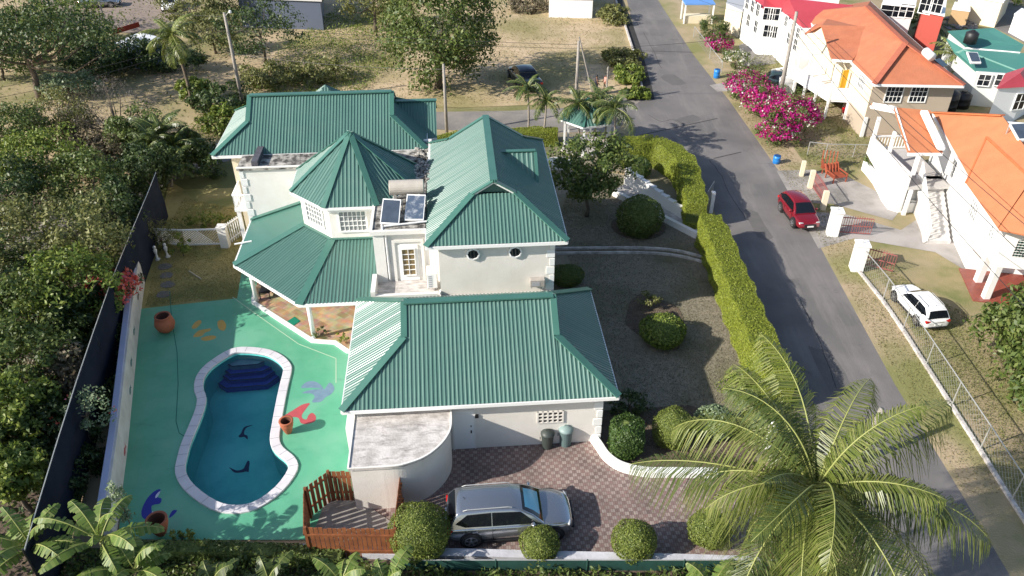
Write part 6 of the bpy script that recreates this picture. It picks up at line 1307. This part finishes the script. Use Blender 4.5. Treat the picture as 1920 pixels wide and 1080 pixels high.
# ================================================ VEGETATION
tree('big_spreading_tree','tall dark leafy tree standing on the dry lot behind the rear roof','tree',P(822,165),13,(5.0,4.2,5.0),'md',.32,150,95,tr=.32,cz=5.6,cr=.30)
tree('big_spreading_tree','lighter sparse tree joining the big tree on its left','tree',P(705,60),7,(3.6,3.,2.6),'ol',.30,50,60,tr=.2,cz=4)
G['acacia']=G['md']
tree('flat_crowned_tree','wide flat crowned tree with bare forked trunk at the upper left','tree',P(78,188),8,(8.6,5.,1.7),'dk',.30,110,70,tr=.30,cz=5.6,cr=.26,limbs=16,flat=.5,hollow=.2)
tree('flat_crowned_tree','dark tree in front of the white roofed shed','tree',P(215,135),3,(4.6,2.2,1.1),'dk',.28,70,75,tr=.2,cz=1.7,cr=.3,limbs=10)
bg_trees=[
 ('round yellow green tree at the far upper left edge',(110,78),4.5,(4.6,3.2,2.0),'br'),
 ('dense green tree at the extreme top left corner',(45,60),5.0,(4.5,3.5,2.2),'md'),
 ('tall open tree left of the pale building at the top',(365,60),5.5,(3.4,3,2.4),'ol'),
 ('bushy tree against the pale cladded building',(430,42),5,(3.6,3,2.2),'md'),
 ('dark rounded tree with a short trunk on the scrubby slope',(498,118),5.8,(4.2,3.,2.4),'dk'),
 ('pale scrub tree beside the dark rounded tree',(405,100),4.0,(3.,2.4,1.7),'ol'),
 ('thin leaved tree above the scrub slope at the top',(555,30),4,(3.4,2.4,1.6),'ol'),
 ('low dark bush against the foot of the lamp pole',(420,212),2.4,(3.0,2.0,1.2),'dk'),
 ('bright green bush just left of the rear roof eave',(428,245),1.9,(2.0,1.4,.9),'br'),
 ('small green bush right of the slim coconut palm foot',(372,190),2.0,(1.5,1.2,.9),'br'),
 ('scrub bush behind the ridge of the rear roof',(585,150),1.6,(3.4,2.2,.8),'ol'),
 ('grey scrub bush above the rear roof',(515,160),1.8,(3.2,2.0,.9),'ol'),
 ('green bush beside the road drain at the lot corner',(1178,150),1.0,(1.3,1.8,.5),'br'),
 ('low green bush at the road corner of the dry lot',(1192,182),.8,(1.2,.9,.4),'br'),
 ('low weedy bush behind the two people',(1165,120),1.1,(1.8,2.2,.5),'ol'),
 ('leafy tree behind the flat crowned trunk at the upper left',(150,105),4.5,(4.6,3.0,2.0),'md'),
 ('green tree left of the white roofed shed',(165,150),2.8,(3.6,2.0,1.3),'dk'),
 ('dense tree at the left edge behind the flat crowned tree',(10,150),4.2,(4.0,2.8,1.9),'md'),
 ('broad low tree right of the white roofed shed',(315,135),2.0,(3.6,1.8,.9),'dk'),
 ('pale green thorn bush under the flat crowned tree',(130,180),1.8,(3.0,1.8,.8),'pale'),
 ('dry bush at the top of the dry lot',(1000,20),1.3,(3.0,1.6,.7),'dry'),
 ('bushy shrub at the top of the dry lot beside the road',(1150,40),1.5,(1.6,2.4,.8),'ol'),
]
for lb,(px,py),h_,rd_,mt in bg_trees: tree('background_tree' if h_>3 else 'scrub_bush',lb,'tree' if h_>3 else 'bush',P(px,py),h_,rd_,mt,.27,46,62,tr=.14,group='trees and scrub beyond the side road')
 
thick=[('olive tree on the rear rim of the thicket behind the twiggy trees',(110,225),2.4,(3.0,2.2,1.8),'ol'),('green tree on the rim of the thicket left of the dark palms',(255,250),2.2,(2.4,2.0,1.6),'md'),('low brown bush under the grey twiggy tree',(190,290),1.4,(2.6,1.8,1.2),'dry'),('dark tree just left of the dark palm clump',(275,315),2.2,(2.0,1.8,1.6),'dk'),('bushy tree behind the dark palm clump by the side road',(350,280),1.6,(1.8,1.4,1.2),'md'), # crown centre in the photo, height of that centre, radii, material
 ('tall olive tree at the left edge under the grey twiggy one',(35,455),3.4,(3.0,2.6,2.4),'ol'),
 ('feathery sunlit tree leaning towards the shade cloth',(165,455),3.2,(2.6,2.6,2.2),'ol'),
 ('sunlit feathery tree in the middle of the thicket',(120,540),3.0,(2.4,2.2,2.0),'br'),
 ('dark tree pressed against the upper shade cloth',(215,400),2.6,(1.7,2.0,1.8),'dk'),
 ('yellow green tree in the upper thicket',(70,300),3.4,(3.0,2.4,1.9),'br'),
 ('open leafed tree right of the yellow green one',(165,345),3.0,(2.5,2.2,2.),'md'),
 ('dark tree at the left edge of the upper thicket',(5,350),3.4,(2.6,2.6,2.2),'dk'),
 ('mid green tree above the yellow green one',(20,245),3.,(3.,2.,1.8),'md'),
 ('brown green tree at the centre left of the thicket',(50,590),2.6,(2.4,2.2,2.0),'md'),
 ('dark tree at the left edge halfway down',(-10,530),3,(2.2,2.4,2.2),'dk'),
 ('dark shaded tree along the shade cloth halfway down',(150,600),1.8,(1.4,1.8,1.5),'dk'),
 ('broad leaved green tree in the lower thicket',(40,680),2.6,(2.1,1.9,1.7),'md'),
 ('brownish shrub beside the lower shade cloth',(118,700),1.8,(1.4,1.5,1.2),'dry'),
 ('green tree at the lower left of the thicket',(20,765),2.4,(1.7,1.6,1.4),'br'),
 ('dark shrub next to the lower shade cloth',(90,790),1.5,(1.3,1.4,1.1),'dk'),
 ('bright pinnate leaved tree at the bottom left edge',(18,890),2.6,(1.1,1.0,1.0),'br'),
 ('dark shrub below the bright pinnate tree',(62,870),1.2,(1.0,1.0,.8),'dk'),
 ('olive shrub at the left edge above the bananas',(0,830),1.8,(1.2,1.1,1.0),'md'),
]
for lb,(px,py),z_,rd_,mt in thick:
    q=P(px,py,z_); tree('thicket_tree',lb,'tree',q,z_+rd_[2],rd_,mt,.22,62,85,tr=.12,cz=z_,group='trees of the thicket left of the pool')
tree('bare_twiggy_tree','grey leafless twiggy tree between the flat crowned tree and the dark palms','tree',P(235,285,0),5,(3.2,2.6,2.2),'twig',.20,60,60,tr=.14,cz=3.0,aspect=.12,limbs=26,group='trees of the thicket left of the pool')
tree('bare_twiggy_tree','brown half bare tree below the grey leafless one','tree',P(150,300,0),5,(3.0,2.4,2.0),'dry',.18,55,60,tr=.14,cz=2.6,aspect=.25,limbs=22,group='trees of the thicket left of the pool')
for k,(px,py,h_) in enumerate(((318,330,2.6),(300,345,2.0),(338,330,2.2),(322,350,1.5),(305,320,2.9))):
    q=P(px,py); palm('clump_palm',['tallest stem of the dark palm clump at the head of the shade cloth','left leaning stem of the dark palm clump at the head of the shade cloth','right stem of the dark palm clump at the head of the shade cloth','lowest front stem of the dark palm clump','rear left stem of the dark palm clump'][k],'palm',q,(q[0]+(.3*(k-2)),q[1],h_),16,2.3,'palmd','dark palm clump',.09,.5,26,.09,False,(-.3,1.3),1.2)
tree('fence_shrub','dark bush below the clump palms against the villa side','bush',P(400,330),2.2,(1.3,2.2,1.0),'dk',.2,30,70,tr=.08)
# planting strip between cloth and wall
sp=[((x0+x1)/2-.12,(y0+y1)/2) for (x0,y0),(x1,y1) in zip([P(188,905),P(205,790),P(232,655),P(253,560),P(266,490)],[P(150,905),P(178,790),P(212,655),P(240,560),P(262,490)])]
for k,q in enumerate(sp): 
    if k<4: tree('strip_shrub',['dark creeper mass in the planting strip beside the whale end of the wall','green shrub in the planting strip beside the pool waist','leafy shrub in the planting strip below the coral flowers','dark shrub in the planting strip above the coral flowers'][k],'shrub',q,1.5,(.55,2.2,.75),('dk','md','md','dk')[k],.15,34,70,tr=.05,group='shrubs behind the boundary wall')
tree('coral_flowering_shrub','coral red flowering shrub spilling over the boundary wall','shrub',P(228,600),3.,(1.25,1.3,.9),'ol',.14,36,60,cz=2.1,tr=.06,extra=[('flowers','cor',230,.19)])
tree('pale_flowering_shrub','thin branched pale leaved shrub leaning over the wall beside the pool','shrub',P(172,845),3.,(1.25,1.0,.8),'pale',.14,24,34,cz=2.3,tr=.05,lean=(.3,.2),extra=[('flowers','cor',6,.1)])
tree('lattice_shrub','feathery yellow green bush in front of the white lattice screen','shrub',P(308,468),2.,(1.5,.9,.9),'ol',.16,34,60,cz=1.1,tr=.05,aspect=.25)
tree('lattice_shrub','small bright bush in front of the lattice pier','shrub',P(345,480),1.5,(.6,.5,.65),'br',.14,14,40,cz=.75,tr=.04)
tree('lattice_shrub','low row of green plants behind the white lattice screen','shrub',P(385,425),.8,(2.4,.5,.4),'br',.15,26,40,tr=.04)
# near edge vines
hedge('dark overgrown vine hedge along the near edge of the pool deck',[P(228,1030,.5),P(330,1026,.5),P(450,1030,.5),P(560,1036,.5),P(640,1045,.4)],.55,.6,'md',260,.13,None,'vine_hedge')
tree('deck_edge_plant','yellow flowering tuft at the near edge of the deck','plant',P(343,1012),.5,(.6,.3,.25),'yl',.1,14,30,tr=.02)
# bananas
ban=[((190,1018,2.4),11,2.6,'banana plant with torn leaves arching over the corner of the pool wall'),((62,1030,2.3),10,2.3,'banana plant at the bottom left corner'),((255,1075,1.6),9,2.0,'low banana plant at the bottom edge below the whale'),((640,1100,1.3),9,1.7,'banana plant in front of the timber enclosure'),((725,1105,1.2),8,1.6,'small banana plant left of the largest round bush'),((1330,1110,1.0),7,1.5,'banana leaves at the bottom edge under the coconut palm'),((505,1095,.8),8,1.3,'low strappy plant at the bottom edge of the pool deck'),((400,1100,.9),8,1.4,'dark leaved plant at the bottom edge beside the vine hedge')]
for k,((px,py,z_),nf,ln_,lb) in enumerate(ban):
    q=P(px,py,z_); palm('banana_plant',lb,'banana plant',q,(*q,z_),nf,ln_,'ban' if k<6 else 'palmd','banana plants along the near edge',.13,.33,26,.135,k<2,(.25,1.4),1.35,bk=M('banana_stem',(.22,.24,.10),(.15,.13,.07),3,.7) if k==0 else bpy.data.materials['banana_stem'],ldroop=.35,tear=.06)
tree('seed_spike_plant','upright pale flower spike plant between the banana and the whale','plant',P(255,1010),3.4,(.22,.22,1.4),'pale',.10,34,22,cz=2.2,tr=.03,aspect=.6)
# palms
q=P(1528,925,8.3); palm('coconut_palm','large coconut palm whose crown fills the lower right corner','coconut palm',q,(*q,8.3),46,5.1,'palm',None,.2,.56,105,.034,True,(-1.0,1.30),1.6,ldroop=1.6,seed=5,tear=.05)
for k,(px,py,h_,ln_) in enumerate(((990,258,3.9,1.5),(1016,268,3.3,1.4),(1083,282,3.6,1.7),(1110,275,3.7,1.5),(1148,300,3.9,1.9),(1128,285,3.4,1.5))):
    q=P(px,py); palm('garden_palm',['slim palm at the left end of the palm row behind the wing roof','slim palm second from the left in the palm row','palm growing in front of the left side of the gazebo','palm crown behind the gazebo roof','rightmost leaning palm beside the gazebo','palm second from the right by the gazebo'][k],'palm',q,(q[0]+(.25 if k%2 else -.1),q[1],h_),15,ln_*1.35,'palmd','palms round the gazebo',.09,.5,24,.075,False,(-.4,1.3),1.5)
q=P(362,202); palm('coconut_palm','slim coconut palm standing on the dry grass left of the lamp pole','coconut palm',q,(q[0]-.3,q[1],6.0),20,3.0,'palm',None,.16,.5,34,.09,False,(-1.0,1.2),1.4,bark)
for k,(px,py,h_,ln_) in enumerate(((1740,80,1.5,2.2),(1775,150,2.2,2.6),(1800,130,1.8,2.4),(1812,165,1.6,2.2))):
    q=P(px,py); palm('yard_palm',['dark palm below the brick red block','pale palm touching the teal roof eave','palm between the salmon roof and the teal roof','yellowish palm nearest the black water tanks'][k],'palm',q,(*q,h_),14,ln_,'palm' if k else 'palmd','palms behind the salmon roofed house',.1,.5,26,.08,False,(-.2,1.3),1.3)
tree('yard_shrub','yellow green shrub left of the white house at the right edge','shrub',P(1855,185),1.6,(1.3,1.1,.8),'yl',.2,24,40,tr=.06)
tree('yard_shrub','green bushes below the modern grey house','shrub',P(1690,38),1.4,(2.0,1.3,.8),'md',.22,24,50,tr=.06)
tree('yard_shrub','green tree beyond the far street at the top right','shrub',P(1880,8),2.6,(3.0,2,1.3),'br',.25,34,50,tr=.1)
tree('large_leaved_tree','glossy large leaved tree cut by the right edge below the orange house','tree',P(1962,672,2.3),5.0,(1.75,3.9,2.2),'md',.30,95,85,cz=2.3,tr=.16,aspect=.45)
# magenta hedge
for k,(px,py,rx,ry,h_,n_,lb,mt) in enumerate(((1398,178,1.6,1.5,1.9,330,'magenta bougainvillea mound at the upper end of the flowering hedge','md'),(1432,212,1.7,1.6,2.0,400,'mixed pink and white bougainvillea mound left of the grey pole','md'),(1478,240,1.8,1.7,2.3,520,'darkest magenta bougainvillea mound right of the grey pole','md'),(1455,262,1.3,1.2,1.6,260,'low magenta bougainvillea mound at the lower end by the blue drum','md'),(1346,92,1.1,1.0,1.5,200,'small magenta bush beside the verge near the top of the road','md'))):
    tree('bougainvillea',lb,'flowering shrub',P(px,py+6),h_*1.35,(rx*1.12,ry*1.12,h_*.66),'md',.16,44,56,tr=.06,group='bougainvillea along the verge',extra=[('magenta_flowers','mag',int(n_*.8),.17),('white_flowers','wht',n_//8,.15)])
tree('white_oleander','green shrub with cream white flowers between the two magenta bushes','flowering shrub',P(1378,128),1.8,(1.4,1.3,.9),'md',.22,24,44,tr=.06,aspect=.3,extra=[('white_flowers','wht',60,.16)])
tree('spiky_shrub','dark spiky leaved shrub beside the blue canopy stall','shrub',P(1335,70),2.2,(1.5,1.5,1.1),'palmd',.4,30,50,tr=.08,aspect=.16)
tree('verge_sapling','fallen twiggy brush beside the drive of the red roofed house','shrub',P(1372,60),1.0,(1.2,1.0,.5),'twig',.2,16,40,tr=.04,aspect=.2)
# uncountable cover
def cover(name,label,n,sampler,size,mat,asp=.3,up=True,hmax=.3,hfun=None):
    SEED[0]+=1; rg=np.random.default_rng(SEED[0]); xy=sampler(rg,n); z=rg.uniform(0,1,len(xy))*hmax*(hfun(xy) if hfun is not None else 1)
    C=np.concatenate([xy,z[:,None]+size*.25],1); Nn=rg.normal(0,1,(len(xy),3)); Nn[:,2]*=(.25 if up else 1.5)
    if not up: Nn[:,2]=np.abs(Nn[:,2])
    o=quads_obj(name,leaves(rg,C,unit(Nn),size,asp,.35),G[mat]); o['kind']='stuff'; o['label']=label; return o
def inpoly(poly):
    poly=np.array(poly); lo=poly.min(0);hi=poly.max(0)
    def f(rg,n):
        out=[]
        tot=0
        while tot<n:
            p=rg.uniform(lo,hi,(n,2)); x,y=p[:,0],p[:,1]; c=np.zeros(n,bool); j=len(poly)-1
            for i in range(len(poly)):
                xi,yi=poly[i];xj,yj=poly[j]; c^=((yi>y)!=(yj>y))&(x<(xj-xi)*(y-yi)/(yj-yi+1e-12)+xi); j=i
            out.append(p[c]); tot+=c.sum()
        return np.concatenate(out)[:n]
    return f
noiseh=lambda s,a: (lambda xy: .25+.75*np.clip(.5+.5*np.sin(xy[:,0]*s)*np.sin(xy[:,1]*s*1.3+1)+.4*np.sin(xy[:,0]*s*2.7+xy[:,1]*s*2.1),0,1)*a)
cover('undergrowth','dark tangled undergrowth filling the thicket left of the shade cloth',60000,inpoly([(-70,14),(-16.4,14),(-17.4,19),(-19.3,26),(-20.8,34),(-22.3,44),(-24,49),(-30,52),(-75,54)]),.24,'dk',.5,False,1.2,noiseh(.8,1))
cover('undergrowth','tangled green plants below the front wall at the near edge',42000,inpoly([(-18,12.5),(13,12.5),(13,18.2),(3,18.2),(-4.5,18.3),(-8,18.9),(-16.8,19.2)]),.19,'md',.45,False,.6,noiseh(1.1,1))
cover('scrub_cover','scrubby green weeds on the slope behind the rear roof',16000,inpoly([(-26,56),(-24,70),(-20,92),(-11,98),(-10,78),(-13,66),(-17,58)]),.22,'br',.3,True,.6,noiseh(.5,1))
cover('scrub_cover','low weeds over the rough ground at the upper left',5000,inpoly([(-75,62),(-40,60),(-26,60),(-26,100),(-60,110),(-90,110)]),.30,'ol',.4,True,.5,noiseh(.35,1))
cover('dry_grass','straw coloured grass tufts on the dry lot',16000,inpoly([(-22,60),(-8,63.5),(9,64.5),(11.5,78),(12.3,94),(3,97),(-9,104),(-16,90)]),.16,'gr',.25,True,.12,noiseh(.6,1))
cover('dry_grass','dry grass tufts on the verge of the road',7000,inpoly([(18.6,22),(18.8,36),(19.2,50),(18.6,64),(20.6,64),(21.0,50),(20.7,36),(20.2,22)]),.09,'gr',.3,True,.05)
cover('yard_grass','grass tufts in the yards right of the wire fence',22000,inpoly([(20.6,18),(21.3,40),(24,35),(30,28),(30,18)]),.10,'ol',.3,True,.05)
cover('yard_grass','grass tufts in the upper right yards',16000,inpoly([(21.4,52),(27,52),(29,66),(40,90),(30,92),(21,70)]),.16,'ol',.3,True,.08)
cover('leaf_litter','brown fallen leaves under the large leaved tree',2600,inpoly([(24.2,22),(24.0,31),(29,33),(30,22)]),.14,'dry',.6,False,.05)

cover('lawn_grass','short dry grass of the front lawn',60000,inpoly([(5.4,24.8),(8,24),(12.6,24.4),(12.2,30),(12.2,40),(11.5,46),(9,47),(6,51),(4.2,51),(3.0,44),(4.2,30)]),.075,'grl',.35,True,.015)
cover('lawn_grass','short yellow grass of the back lawn',16000,inpoly([P(272,575),P(440,556),P(455,510),W(-7.6,14),W(-8,22),P(345,370),P(300,460)]),.08,'gry',.35,True,.015)
